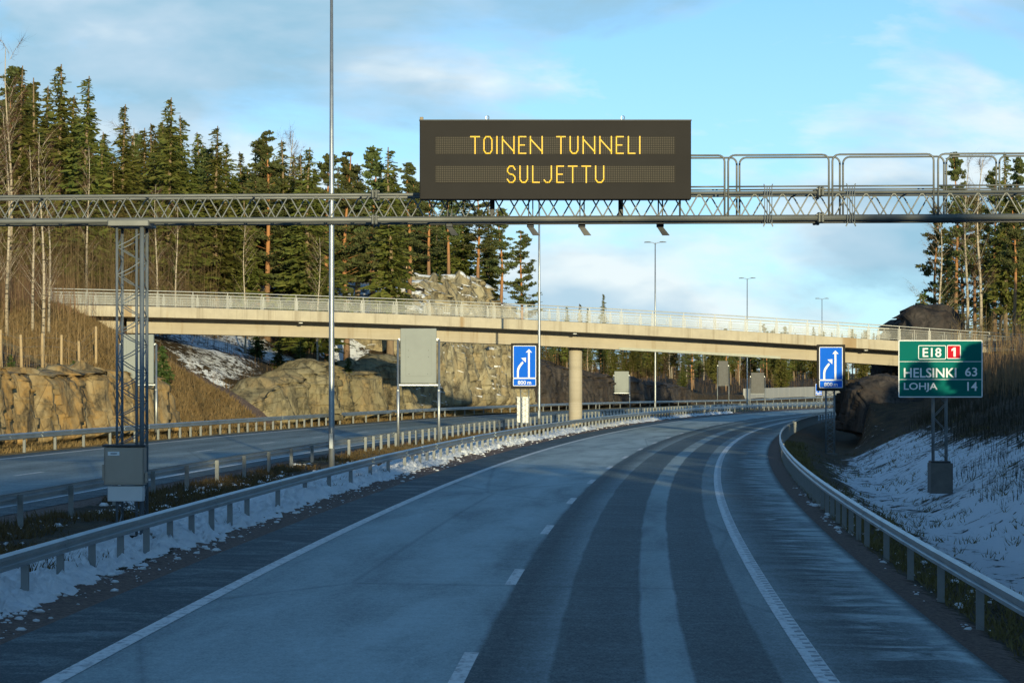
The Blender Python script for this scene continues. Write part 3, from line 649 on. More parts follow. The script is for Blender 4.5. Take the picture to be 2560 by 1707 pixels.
# joint clamps
for px in (937, 2041):
    x = (px - 1280) * 41.7 / F
    for z, hh in ((ZB, .085), (ZT + .01, .075)):
        for back in (0, DEP):
            b = MB()
            for k_ in (-.052, .004): b.bbox((-.0 + k_, -.09, -hh), (k_ + .048, .09, hh), .03)
            for q in (-.05, .05): b.tube([Vector((-.08, q, .045)), Vector((.08, q, .045))], .014, 6)
            o = b.obj('joint_flange', MAT_TRUSS, gan); o.location = gp(x, back, z)
# walkway grating under the board and to the right
wx0 = (1075 - 1280) * 41.8 / F
b = MB(); b.box((0, .09, -.012), (GX1 - wx0, DEP - .09, .02))
for k_ in range(60): b.box((k_ * .217, .1, .021), (k_ * .217 + .03, DEP - .1, .05))
o = b.obj('walkway_grating', MAT_DARKSTEEL, gan); o.location = gp(wx0, 0, ZB - .02); o.rotation_euler = (0, 0, math.atan(-.07))
MB().tube([gp(wx0, .10, ZB - .075), gp(GX1, .10, ZB - .075)], .016, 6).obj('cable_pipe', MAT_DARKSTEEL, gan)
# U clamps around the truss
for px in (1918, 2122):
    x = (px - 1280) * 41.3 / F; b = MB()
    for q in (-.06, -.02, .02, .06): b.tube([Vector((q, -.075, -.08)), Vector((q, -.075, .5)), ], .008, 5)
    for q in (-.05, .05):
        b.tube([Vector((q, -.06, .5)), Vector((q * 1.5, -.06, .56))], .009, 5); b.tube([Vector((q, -.06, -.08)), Vector((q * 1.6, -.06, -.15))], .011, 5)
    b.obj('clamp', MAT_POST, gan).location = gp(x, 0, ZB)
# walkway hand rails: rounded loops
def loop(px0, px1, back, ztop, zbot=ZB + .02, r=.017):
    x0, x1 = ((p - 1280) * (GD(3) + back) / F for p in (px0, px1)); c = .11; pts = [gp(x0, back, zbot), gp(x0, back, ztop - c)]
    for q in range(1, 5): a = q / 5 * math.pi / 2; pts.append(gp(x0 + c - c * math.cos(a), back, ztop - c + c * math.sin(a)))
    pts += [gp(x0 + c, back, ztop), gp(x1 - c, back, ztop)]
    for q in range(1, 5): a = q / 5 * math.pi / 2; pts.append(gp(x1 - c + c * math.sin(a), back, ztop - c + c * math.cos(a)))
    pts += [gp(x1, back, ztop - c), gp(x1, back, zbot)]
    MB().tube(pts, r, 7).obj('walkway_rail', MAT_TRUSS, gan, True)
    MB().tube([gp(x0, back, ZT + .10), gp(x1, back, ZT + .10)], r * .8, 6).obj('walkway_rail', MAT_TRUSS, gan, True)
ZL = 6.735
for a_, b_ in ((1700, 1811), (1820, 2069), (2078, 2327), (2338, 2600)): loop(a_, b_, -.03, ZL)
for a_, b_ in ((1700, 1841), (1848, 2096), (2104, 2352), (2358, 2480), (2488, 2640)): loop(a_, b_, DEP + .05, ZL + .02)
# lattice towers
def tower(xc, wd, base, zc):
    x0, x1 = xc - wd / 2, xc + wd / 2
    legs = [(x0, .03, .022), (x1, .03, .040), (x0, .60, .024), (x1, .60, .028)]
    for x, bk, r in legs: MB().tube([gp(x, bk, base + .25), gp(x, bk, zc)], r, 8).obj('tower_leg', MAT_TOWER, gan, True)
    MB().tube([gp(x1 - .095, .05, base + .25), gp(x1 - .095, .05, zc - .05)], .024, 7).obj('cable_conduit', MAT_TOWER, gan, True)
    z = base + .35; k_ = 0
    while z < zc - .3:
        for (xa, ba), (xb, bb) in (((x0, .03), (x1, .03)), ((x0, .6), (x1, .6)), ((x0, .03), (x0, .6)), ((x1, .03), (x1, .6))):
            a, c = (gp(xa, ba, z), gp(xb, bb, z + .24)) if k_ % 2 == 0 else (gp(xb, bb, z), gp(xa, ba, z + .24))
            MB().tube([a, (a + c) / 2 + Vector((0, 0, -.02)), c], .009, 5).obj('tower_brace', MAT_TOWER, gan)
        z += .24; k_ += 1
    MB().bbox((xc - wd / 2 - .14, -.12, -.05), (xc + wd / 2 + .14, DEP + .12, .05), .02).obj('tower_head_plate', MAT_TRUSS, gan).location = Vector((0, GD(xc), ZB - .045)) - GO
    MB().bbox((xc - wd / 2 - .16, -.15, base - .3), (xc + wd / 2 + .16, DEP + .15, base + .2), .03).obj('footing', MAT_CONCRETE_OLD, gan).location = Vector((0, GD(xc), 0)) - GO
    MB().box((xc - wd / 2 - .08, -.08, base + .201), (xc + wd / 2 + .08, DEP + .08, base + .25)).obj('base_plate', MAT_DARKSTEEL, gan).location = Vector((0, GD(xc), 0)) - GO
TX = (324 - 1280) * 42.0 / F
tower(TX, .43, ground_z(TX, 42.3) - .02, ZB - .09); tower(9.35, .45, ground_z(9.35, 41.2), ZB - .09); tower(-24.5, .45, ground_z(-24.5, 43.4), ZB - .09)

# equipment cabinet hung on the tower
def gpx(px, d=41.75): return (px - 1280) * d / F
def gpz(py, d=41.75): return CAMZ + (HZ - py) * d / F
cab = thing('equipment_cabinet', 'brushed steel cabinet with white label hung on the gantry tower', 'cabinet', (gpx(313), 41.62, gpz(1254)))
CO = cab.location
def cb(px0, px1, py1, py0, y0, y1, nm, mat, bev=.012, par=None): return MB().bbox((gpx(px0) - CO.x, y0, gpz(py0) - CO.z), (gpx(px1) - CO.x, y1, gpz(py1) - CO.z), bev).obj(nm, mat, par or cab)
body = cb(263, 363, 1117, 1211, .0, .30, 'casing', MAT_STEELBOX); cb(259, 366, 1111, 1116, -.03, .33, 'roof_cap', MAT_DARKSTEEL, .006)
cb(271, 359, 1214, 1252, .03, .28, 'lower_box', MAT_ALU); dr = cb(268, 360, 1121, 1207, -.014, -.002, 'door', MAT_STEELBOX, .004)
lb = cb(273, 302, 1128, 1137.5, -.018, -.0145, 'label_plate', MAT_LABEL, .001, dr); cb(280, 296, 1131.5, 1134, -.0195, -.0182, 'label_print', MAT_INK, .0002, dr)
cb(257, 263, 1160, 1200, .06, .2, 'side_bracket', MAT_STEELBOX, .004); cb(363, 369, 1180, 1206, .06, .2, 'side_bracket', MAT_STEELBOX, .004)

# message board
VD = 40.85
def vx(px): return (px - 1280) * VD / F
def vz(py): return CAMZ + (HZ - py) * VD / F
vms = thing('message_board', 'wide black electronic message board with amber Finnish text on the gantry', 'message board', (vx(1388), VD, vz(498)))
VO = vms.location
def vbox(px0, px1, py0, py1, y0, y1, nm, mat, bev=.01, par=None): return MB().bbox((vx(px0) - VO.x, y0, vz(py1) - VO.z), (vx(px1) - VO.x, y1, vz(py0) - VO.z), bev).obj(nm, mat, par or vms)
vbox(1049, 1728, 302, 498, 0, .34, 'casing', MAT_BLACKBOX, .015)
vbox(1048, 1729, 299.5, 302.5, -.02, .36, 'top_lip', MAT_DARKSTEEL, .004)
Z2 = .3146
zxp = lambda a: 1020 + a * Z2
zyp = lambda a: 270 + a * Z2
for y0, y1 in ((229, 367), (459, 596)):
    MB().box((vx(zxp(218)) - VO.x, -.006, vz(zyp(y1)) - VO.z), (vx(zxp(2121)) - VO.x, -.001, vz(zyp(y0)) - VO.z)).obj('display_band', MAT_MATRIX, vms)
GL = {'T': [[(0, 1), (1, 1)], [(.5, 1), (.5, 0)]], 'O': [[(.25, 1), (.75, 1), (1, .82), (1, .18), (.75, 0), (.25, 0), (0, .18), (0, .82), (.25, 1)]], 'I': [[(.5, 1), (.5, 0)]],
      'N': [[(0, 0), (0, 1)], [(0, .86), (1, .1)], [(1, 0), (1, 1)]], 'E': [[(1, 1), (0, 1), (0, 0), (1, 0)], [(0, .5), (.8, .5)]], 'U': [[(0, 1), (0, .18), (.28, 0), (.72, 0), (1, .18), (1, 1)]],
      'L': [[(0, 1), (0, 0), (1, 0)]], 'J': [[(1, 1), (1, .2), (.7, 0), (.25, 0), (0, .14)]], 'S': [[(1, .8), (.75, 1), (.3, 1), (.02, .82), (.02, .66), (.3, .52), (.72, .48), (1, .32), (1, .16), (.7, 0), (.28, 0), (0, .18)]]}
TXT = [(226, 366, [('T', 499, 567), ('O', 604, 667), ('I', 700, 714), ('N', 751, 842), ('E', 881, 935), ('N', 973, 1066), ('T', 1183, 1248), ('U', 1289, 1350), ('N', 1392, 1483), ('N', 1525, 1616), ('E', 1656, 1709), ('L', 1751, 1802), ('I', 1835, 1849)]),
       (460, 596, [('S', 790, 850), ('U', 890, 949), ('L', 991, 1042), ('J', 1083, 1139), ('E', 1183, 1235), ('T', 1275, 1342), ('T', 1383, 1450), ('U', 1491, 1555)])]
for yt, yb, line in TXT:
    for ch, xa, xb in line:
        b = MB(); xa_, xb_, zt_, zb_ = vx(zxp(xa)) - VO.x, vx(zxp(xb)) - VO.x, vz(zyp(yt + 4)) - VO.z, vz(zyp(yb - 4)) - VO.z
        for stroke in GL[ch]:
            q = [(xa_ + (xb_ - xa_) * p[0], zb_ + (zt_ - zb_) * p[1]) for p in stroke]
            for (ax, az), (cx_, cz_) in zip(q[:-1], q[1:]):
                L = math.hypot(cx_ - ax, cz_ - az); n = max(1, round(L / .021))
                for i in range(n + 1):
                    x, z = ax + (cx_ - ax) * i / n, az + (cz_ - az) * i / n
                    b.flat([(x + .0125 * math.cos(a * math.pi / 3), z + .0125 * math.sin(a * math.pi / 3)) for a in range(6)], -.012, .005)
        b.obj('letter', MAT_LED, vms)
for px in (1218, 1558):
    cx_ = vx(px) - VO.x; cz_ = vz(299) - VO.z + .045
    b = MB(); b.tube([Vector((cx_ + .028 * math.cos(a * math.pi / 6), .17, cz_ + .035 * math.sin(a * math.pi / 6))) for a in range(13)], .008, 5); b.tube([Vector((cx_, .17, cz_ - .09)), Vector((cx_, .17, cz_ - .035))], .012, 6); b.obj('lifting_eye', MAT_GALV, vms)
b = MB().bbox((vx(1049) - VO.x, .05, vz(299) - VO.z), (vx(1058) - VO.x, .13, vz(292) - VO.z), .008); b.obj('light_sensor', simple('sensor housing', (.30, .24, .16)), vms)
# hangers between board and gantry, brackets under the walkway
for px in (1120, 1327, 1458, 1658):
    b = MB()
    for q in (-.04, .03): b.box((q, 0, -.40), (q + .02, .07, .30))
    b.bbox((-.06, -.03, -.46), (.06, .1, -.40), .01); b.flat([(-.05, -.46), (.05, -.46), (.16, -.60), (.04, -.60)], .0, .06)
    b.obj('hanger_bracket', MAT_DARKSTEEL, vms).location = Vector((vx(px) - VO.x, .82, vz(498) - VO.z + .05))
for z_ in (.25, .95): MB().box((-1.9, .34, z_), (1.9, .80, z_ + .06)).obj('mounting_rail', MAT_DARKSTEEL, vms)
for px in (1229, 1557): MB().bbox((-.035, 0, -.34), (.045, .1, .2), .008).obj('support_post', MAT_DARKSTEEL, vms).location = Vector((vx(px) - VO.x, .84, vz(498) - VO.z))

# ------------------------------------------------------------------ text for the road signs
def text_into(txt, rect, y, mat, parent, bold=.02, name='lettering'):
    cu = bpy.data.curves.new('t', 'FONT'); cu.body = txt; cu.offset = bold; cu.fill_mode = 'FRONT'; cu.resolution_u = 3
    o = bpy.data.objects.new('t', cu); sc.collection.objects.link(o); dg = bpy.context.evaluated_depsgraph_get()
    me = bpy.data.meshes.new_from_object(o.evaluated_get(dg)); bpy.data.objects.remove(o)
    V = np.array([v.co[:] for v in me.vertices]); x0, x1, z0, z1 = rect; a, c = V.min(0), V.max(0)
    W = np.c_[x0 + (V[:, 0] - a[0]) / (c[0] - a[0]) * (x1 - x0), np.full(len(V), y), z0 + (V[:, 1] - a[1]) / (c[1] - a[1]) * (z1 - z0)]
    me.vertices.foreach_set('co', W.astype(np.float32).ravel()); me.materials.clear(); me.materials.append(mat); me.update()
    return link(name, me, parent)
def rrect(x0, x1, z0, z1, r, n=4):
    pts = []
    for cx_, cz_, a0 in ((x1 - r, z0 + r, -90), (x1 - r, z1 - r, 0), (x0 + r, z1 - r, 90), (x0 + r, z0 + r, 180)):
        for i in range(n + 1): a = R(a0 + 90 * i / n); pts.append((cx_ + r * math.cos(a), cz_ + r * math.sin(a)))
    return pts
def frame(b, x0, x1, z0, z1, r, w, y, t):
    o, i = rrect(x0, x1, z0, z1, r), rrect(x0 + w, x1 - w, z0 + w, z1 - w, max(r - w, .002)); n = len(o)
    vs = [(x, y, z) for x, z in o] + [(x, y, z) for x, z in i]; b.add(vs, [(k_, (k_ + 1) % n, n + (k_ + 1) % n, n + k_) for k_ in range(n)])
def lattice_mast(parent, x0, x1, y0, dep, z0, z1, r=.022, pitch=.28, name='mast_leg', mat=None):
    mat = mat or MAT_GALV
    cs = [(x0, y0), (x1, y0), (x1, y0 + dep), (x0, y0 + dep)]
    for x, y in cs: MB().tube([Vector((x, y, z0)), Vector((x, y, z1))], r, 6).obj(name, mat, parent, True)
    b = MB(); n = max(1, int((z1 - z0) / pitch)); st = (z1 - z0) / n
    for k_ in range(n):
        za, zb_ = z0 + k_ * st, z0 + (k_ + 1) * st
        for i in range(4):
            p, q = cs[i], cs[(i + 1) % 4]
            if k_ % 2: p, q = q, p
            b.tube([Vector((*p, za)), Vector((*q, zb_))], r * .5, 4, cap=False)
    b.obj('mast_bracing', mat, parent)

# blue lane signs
def blue_sign(label, pxc, d, py_bot=974, zbase=None, wpx=None, scale=1.0):
    x = (pxc - 1280) * d / F; zb_ = CAMZ + (HZ - py_bot) * d / F
    g = ground_z(x, d) if zbase is None else zbase
    t = thing('lane_sign', label, 'road sign', (x, d, g), 0, 'blue lane merge signs')
    W, Hh = 1.48 * scale, 2.44 * scale; z0 = zb_ - g; q = lambda a, c: (-W / 2 + (a - 312) / 273 * W, z0 + Hh - (c - 543) / 447 * Hh)
    MB().bbox((-W / 2, 0, z0), (W / 2, .22, z0 + Hh), .015).obj('casing', MAT_BLACKBOX, t)
    x0, zt_ = q(332, 566); x1, zm_ = q(560, 885); _, zl = q(560, 962)
    pl = MB().flat(rrect(x0, x1, zm_, zt_, .05), -.008, .006).obj('blue_plate', MAT_BLUE, t); pl2 = MB().flat(rrect(x0, x1, zl, zm_ - .004, .05), -.008, .006).obj('distance_plate', MAT_BLUE, t)
    b = MB(); frame(b, x0, x1, zm_, zt_, .05, .035, -.0105, 0); b.obj('border', MAT_SIGNWHITE, pl)
    b = MB(); frame(b, x0, x1, zl, zm_ - .004, .05, .032, -.0105, 0); b.obj('border', MAT_SIGNWHITE, pl2)
    def poly(pts, y=-.0115): return MB().add([(p[0], y, p[1]) for p in pts], [tuple(range(len(pts)))])
    poly([q(480, 884), q(498, 884), q(498, 632), q(520, 634), q(489, 600), q(458, 634), q(480, 632)][::1]).obj('straight_arrow', MAT_SIGNWHITE, pl)
    b = MB(); L = [(371, 884), (371, 815), (375, 790), (386, 765), (404, 742), (424, 720)]; Rr = [(390, 884), (390, 820), (394, 800), (403, 780), (417, 760), (436, 736)]
    for i in range(5): b.add([(q(*L[i])[0], -.0115, q(*L[i])[1]), (q(*Rr[i])[0], -.0115, q(*Rr[i])[1]), (q(*Rr[i + 1])[0], -.0115, q(*Rr[i + 1])[1]), (q(*L[i + 1])[0], -.0115, q(*L[i + 1])[1])], [(0, 1, 2, 3)])
    hd = [q(412, 688), q(460, 684), q(458, 732)]; b.add([(p[0], -.0115, p[1]) for p in hd], [(0, 2, 1)]); b.obj('merge_arrow', MAT_SIGNWHITE, pl)
    (ta, tb), (tc, td) = q(380, 946), q(460, 908); text_into('800', (ta, tc, tb, td), -.0115, MAT_SIGNWHITE, pl2, .012)
    (ta, tb), (tc, td) = q(474, 946), q(511, 919); text_into('m', (ta, tc, tb, td), -.0115, MAT_SIGNWHITE, pl2, .012)
    lattice_mast(t, -.22, .22, .25, .4, -.1, z0 + .5, .026, .28, 'mast_leg', MAT_TOWER)
    MB().bbox((-.36, .12, -.4), (.36, .78, .12), .03).obj('footing', MAT_CONCRETE_OLD, t)
    return t
blue_sign('blue 800 m merge sign on lattice mast in the median before the bridge pier', 1312, 132, 972)
blue_sign('blue 800 m merge sign on the right verge, left of the green sign', 2078, 130, 977)
blue_sign('small distant blue sign half hidden behind the right-hand merge sign', 2047, 334, 990, scale=.72)

# green direction sign
GSD = 75.0; gsx = lambda px: (px - 1280) * GSD / F
gsz = lambda py: CAMZ + (HZ - py) * GSD / F
z8 = .30625
zx8 = lambda a: gsx(2060 + a * z8)
zy8 = lambda a: gsz(720 + a * z8)
GSX = zx8(951); gg = ground_z(zx8(955), GSD + .4)
gs = thing('direction_sign', 'green motorway sign listing two towns and distances above the snowy slope', 'road sign', (GSX, GSD, gg), R(-2.0))
def gq(a, c): return zx8(a) - GSX, zy8(c) - gg
(xa, zt_), (xb, zb_) = gq(609, 425), gq(1292, 892)
plate = MB().flat(rrect(xa, xb, zb_, zt_, .04), 0, .05).obj('plate', MAT_GREEN, gs)
b = MB(); frame(b, xa, xb, zb_, zt_, .04, .03, -.004, 0); b.obj('border', MAT_SIGNWHITE, plate)
for c in (600, 746):
    z = gq(0, c)[1]; MB().add([(xa + .03, -.004, z - .008), (xb - .03, -.004, z - .008), (xb - .03, -.004, z + .008), (xa + .03, -.004, z + .008)], [(0, 1, 2, 3)]).obj('divider_line', MAT_SIGNWHITE, plate)
(x0, z1_), (x1, z0_) = gq(770, 467), gq(996, 582); b = MB(); frame(b, x0, x1, z0_, z1_, .04, .022, -.004, 0); b.obj('route_box', MAT_SIGNWHITE, plate)
(x0, z1_), (x1, z0_) = gq(1003, 465), gq(1115, 578); rd = MB().flat(rrect(x0, x1, z0_, z1_, .04), -.004, .003).obj('red_route_box', MAT_RED, plate); b = MB(); frame(b, x0, x1, z0_, z1_, .04, .022, -.0065, 0); b.obj('border', MAT_SIGNWHITE, plate)
def gtext(txt, a0, c0, a1, c1, y=-.006, bold=.014):
    (x0, z1_), (x1, z0_) = gq(a0, c0), gq(a1, c1); text_into(txt, (x0, x1, z0_, z1_), y, MAT_SIGNWHITE, plate, bold)
gtext('E18', 806, 488, 958, 563); pg = [gq(*p) for p in ((1056, 560), (1074, 560), (1074, 485), (1060, 485), (1040, 499), (1040, 515), (1056, 507))]; MB().add([(p[0], -.009, p[1]) for p in pg], [tuple(range(7))]).obj('lettering', MAT_SIGNWHITE, plate); gtext('HELSINKI', 653, 652, 1080, 731); gtext('63', 1150, 647, 1249, 720); gtext('LOHJA', 653, 772, 927, 847); gtext('14', 1168, 766, 1249, 838)
xm0, xm1 = zx8(902) - GSX, zx8(1008) - GSX; zf0 = zy8(1420) - gg
for x in (xm0, xm1):
    for y in (.12, .50): MB().tube([Vector((x, y, zf0)), Vector((x, y, zt_ - .2))], .024, 7).obj('mast_leg', MAT_POST, gs, True)
b = MB(); z = zf0 + .1; k_ = 0
while z < zb_ + .9:
    for y in (.12, .5):
        p, q_ = (xm0, xm1) if k_ % 2 else (xm1, xm0); b.tube([Vector((p, y, z)), Vector((q_, y, z + .42))], .009, 5, cap=False)
    for x in (xm0, xm1):
        p, q_ = (.12, .5) if k_ % 2 else (.5, .12); b.tube([Vector((x, p, z)), Vector((x, q_, z + .42))], .009, 5, cap=False)
    z += .42; k_ += 1
b.obj('mast_bracing', MAT_POST, gs)
MB().box((xm0 - .1, .03, zf0 - .03), (xm1 + .1, .6, zf0 + .03)).obj('base_plate', MAT_DARKSTEEL, gs)
MB().bbox((zx8(870) - GSX, -.08, zf0 - .95), (zx8(1050) - GSX, .72, zf0 - .031), .03).obj('footing', MAT_CONCRETE_OLD, gs)
for c in (.35, 1.1): MB().box((xa + .1, .052, zb_ + c), (xb - .1, .11, zb_ + c + .05)).obj('stiffener', MAT_POST, gs)

# sign casings seen from behind
def back_panel(label, pxc, d, wpx, py0, py1, base=None, dark=False, posts=True):
    x = (pxc - 1280) * d / F; g = ground_z(x, d) if base is None else base
    t = thing('sign_casing', label, 'road sign', (x, d, g), 0, 'sign casings seen from behind'); W = wpx * d / F; z0 = CAMZ + (HZ - py1) * d / F - g; z1 = CAMZ + (HZ - py0) * d / F - g
    m = MAT_DARKSTEEL if dark else MAT_PANEL; h_ = z1 - z0
    MB().bbox((-W / 2, 0, z0), (W / 2, .24, z1), .02).obj('casing', m, t)
    hatch = MB().bbox((-W * .35, -.014, z0 + h_ * .13), (W * .36, -.002, z0 + h_ * .87), .006).obj('hatch', m, t)
    b = MB()
    for xx, zz_ in ((-.28, .60), (.28, .60), (-.28, .48), (.28, .48), (-.26, .17), (.26, .17)): b.box((xx * W - .012, -.02, z0 + h_ * zz_ - .012), (xx * W + .012, -.0145, z0 + h_ * zz_ + .012))
    b.obj('lock', MAT_DARKSTEEL, hatch)
    for sgn in (-1, 1):
        xx = sgn * (W / 2 + .10)
        MB().tube([Vector((xx, .12, -.3)), Vector((xx, .12, z0 - .28)), Vector((xx, .12, z0 - .27)), Vector((xx, .12, z1 - h_ * .2))], [.062, .062, .05, .05], 10).obj('post', MAT_GALV if not dark else MAT_POST, t, True)
        MB().tube([Vector((xx, .12, z0 - .32)), Vector((xx, .12, z0 - .27))], .075, 10).obj('post_collar', MAT_GALV if not dark else MAT_POST, t)
        MB().bbox((xx - .13, 0, -.35), (xx + .13, .26, .06), .03).obj('footing', MAT_CONCRETE_OLD, t)
        MB().box((min(xx, sgn * W / 2) , .1, z1 - h_ * .22), (max(xx, sgn * W / 2), .14, z1 - h_ * .18)).obj('bracket', MAT_GALV, t)
    MB().box((-W / 2 - .06, .09, z0 - .10), (W / 2 + .06, .15, z0 - .04)).obj('crossbar', MAT_GALV if not dark else MAT_POST, t)
    return t
back_panel('pale grey sign casing on two posts in the median, seen from behind', 1046, 103, 90, 821, 958)
back_panel('grey sign casing half hidden behind the gantry tower', 344, 113.5, 80, 836, 958)
back_panel('shaded sign casing on two posts behind the bridge pier', 1554, 278, 36, 928, 981)
back_panel('tall distant dark sign casing in front of the far trees', 1808, 342, 25, 902, 962, dark=True)
back_panel('dark sign casing in front of the far concrete wall', 1894, 288, 33, 931, 983, dark=True)

# white roadside cabinet behind the median merge sign
wc = thing('roadside_cabinet', 'white slatted roadside cabinet behind the merge sign mast in the median', 'cabinet', ((1308 - 1280) * 134.5 / F, 134.5, ground_z(.6, 134.5)))
for x0, x1 in ((-.34, -.11), (-.10, .10), (.11, .34)): MB().bbox((x0, 0, .62 + .02 * (x0 < -.2)), (x1, .4, 1.98), .02).obj('casing_section', MAT_WHITEBOX, wc)
for x in (-.3, .3): MB().box((x - .03, .1, -.2), (x + .03, .3, .63)).obj('leg', MAT_POST, wc)
MB().box((-.36, -.03, 1.981), (.36, .43, 2.03)).obj('roof', MAT_ALU, wc)

# lamp posts
def lamp(label, px, u=-8.0, sguess=None, Hh=14.7):
    S = np.linspace(30, 420, 8000); x, y = XY(S, u); i = int(np.argmin(abs(1280 + F * x / y - px))); X, Y = float(x[i]), float(y[i]); g = ground_z(X, Y)
    t = thing('lamp_post', label, 'street lamp', (X, Y, g), head(S[i]), 'lamp posts along the median')
    MB().tube([Vector((0, 0, -.3)), Vector((0, 0, 1.5)), Vector((0, 0, Hh * .55)), Vector((0, 0, Hh))], [.092, .09, .072, .042], 12).obj('pole', MAT_GALV, t, True)
    MB().bbox((-.15, -.15, -.3), (.15, .15, .04), .03).obj('base_plate', MAT_POST, t)
    MB().box((-.05, -.105, .7), (.05, -.084, 1.15)).obj('service_door', MAT_GALV, t)
    for sg in (-1, 1):
        MB().tube([Vector((0, 0, Hh - .12)), Vector((sg * .15, 0, Hh)), Vector((sg * .42, 0, Hh + .05))], .026, 6).obj('arm', MAT_GALV, t)
        b = MB(); x0, x1 = sg * .36, sg * .95; 
        prof = [(.36, .05, .03), (.45, .12, .06), (.62, .16, .075), (.82, .14, .055), (.95, .05, .02)]; vs = []; fs = []
        for xx, w, h_ in prof: vs += [(sg * xx, -w, Hh + .05), (sg * xx, -w * .6, Hh + .05 + h_), (sg * xx, w * .6, Hh + .05 + h_), (sg * xx, w, Hh + .05), (sg * xx, 0, Hh + .02)]
        for k_ in range(4):
            for j in range(5): fs.append((k_ * 5 + j, k_ * 5 + (j + 1) % 5, k_ * 5 + 5 + (j + 1) % 5, k_ * 5 + 5 + j))
        fs += [(4, 3, 2, 1, 0), (20, 21, 22, 23, 24)]; b.add(vs, fs); b.obj('lamp_head', MAT_LAMP, t)
    return t
lamp('tall galvanised lamp pole in the foreground median, its top outside the picture', 829, -7.9, Hh=15.2)
lamp('slim lamp pole beside the median merge sign, passing behind the message board', 1348)
lamp('twin-headed street lamp nearest of three above the overpass, below the gantry', 1638)
lamp('middle of the three twin-headed street lamps seen above the overpass', 1868)
lamp('farthest and smallest twin-headed street lamp above the overpass', 2055)

# far concrete wall
w_ = thing('concrete_wall', 'long pale grey concrete retaining wall at the far bend', 'wall', P3(366, -24))
WO = w_.location.copy(); ss = np.arange(366, 470, 4.0)
for i, s in enumerate(ss):
    a, c = P3(s + .03, -24) - WO, P3(s + 3.97, -24) - WO; h_ = 2.15 + .003 * (s - 366); n_ = Vector((-math.cos(head(s)), -math.sin(head(s)), 0)) * .3
    MB().add([a + Vector((0, 0, -.5)), c + Vector((0, 0, -.5)), c + Vector((0, 0, h_)), a + Vector((0, 0, h_)), a + n_ + Vector((0, 0, -.5)), c + n_ + Vector((0, 0, -.5)), c + n_ + Vector((0, 0, h_)), a + n_ + Vector((0, 0, h_))],
             [(0, 1, 2, 3), (7, 6, 5, 4), (3, 2, 6, 7), (0, 3, 7, 4), (1, 5, 6, 2)]).obj('wall_panel', MAT_WALL, w_)

# timber fence posts
pm = MB().tube([Vector((0, 0, -.3)), Vector((0, 0, 1.0)), Vector((0, 0, 2.05)), Vector((0, 0, 2.08))], [.075, .07, .065, .04], 8).mesh('post', MAT_WOOD, True)
def fence(label, items):
    pts = []
    for px, d in items: X = (px - 1280) * d / F; pts.append(Vector((X, d, ground_z(X, d))))
    t = thing('wildlife_fence', label, 'fence', pts[0])
    for p in pts: o = link('post', pm, t, p - pts[0]); o.rotation_euler = (random.uniform(-.03, .03), random.uniform(-.03, .03), random.random())
    b = MB()
    for z in (.3, .7, 1.1, 1.5, 1.9): b.tube([p - pts[0] + Vector((0, -.07, z)) for p in pts], .004, 3, cap=False)
    b.obj('wire', MAT_GALV, t); return t
fence('pale timber fence posts on the rock above the left carriageway', [(-45, 106), (4, 107), (55, 109), (106, 112), (153, 116), (198, 121), (240, 126)])
fence('timber fence posts on the snowy rock knoll behind the overpass', [(924, 196), (945, 200), (983, 204), (1016, 210), (1032, 214), (1078, 222), (1108, 228)])

# ------------------------------------------------------------------ snow lumps and banks
def snowmat():
    m = Mat('clumped snow'); v = m.coord(); n = m.noise(v, 6.0, 5.0, .6); m.bump(m.noise(v, 11.0, 6.0, .75), .9, .06)
    return m.done(m.mix(m.ramp(n, [(.3, 0.0), (.8, .5)]), (.84, .87, .90), (.66, .70, .74)), .7, 0, .3)
MAT_SNOW = snowmat()
def snowbank(label, s0, s1, ds, ua, ub, nu, cov, seed, zf):
    S = np.arange(s0, s1, ds); U = np.linspace(ua, ub, nu); SS, UU = np.meshgrid(S, U, indexing='ij')
    edge = sstep(0, .45, (UU - ua) / (ub - ua)) * (1 - sstep(.74, 1.0, (UU - ua) / (ub - ua)))
    n = .42 * fbm(SS * .28, UU * .8, 0, seed, 2) + .50 * fbm(SS * 1.6, UU * 2.4, 0, seed + 1, 4, .65) + .50 * fbm(SS * 4.0, UU * 5.0, 0, seed + 11, 4, .7); lump = np.abs(fbm(SS * 3.2, UU * 4.5, 0, seed + 2, 3))
    hgt = (edge + n - cov) * .20 + .15 * lump * (edge > .1) + .15 * np.abs(fbm(SS * 7.5, UU * 9, 0, seed + 7, 3)) * (edge > .08) - .10
    z = zf(SS, UU) + np.clip(hgt, -.06, .30); x, y = XY(SS + .12 * fbm(SS * 3, UU * 3, 1, seed + 4, 2), UU + .06 * fbm(SS * 3, UU * 3, 2, seed + 5, 2))
    Fq = gridfaces(len(S), nu); keep = (hgt.ravel()[Fq] > -.02).any(1)
    o = link('snow_bank', arr_mesh('snow_bank', np.c_[x.ravel(), y.ravel(), z.ravel()], Fq[keep], MAT_SNOW, smooth=True)); return tag(o, label, 'snow', None, 'stuff')
snowbank('broken snow lying under the near left guardrail', 22, 118, .075, -7.9, -5.60, 46, .33, 301, z_med)
snowbank('thin line of sunlit snow under the guardrail near the pier', 118, 250, .25, -7.2, -5.5, 14, .42, 321, z_med)
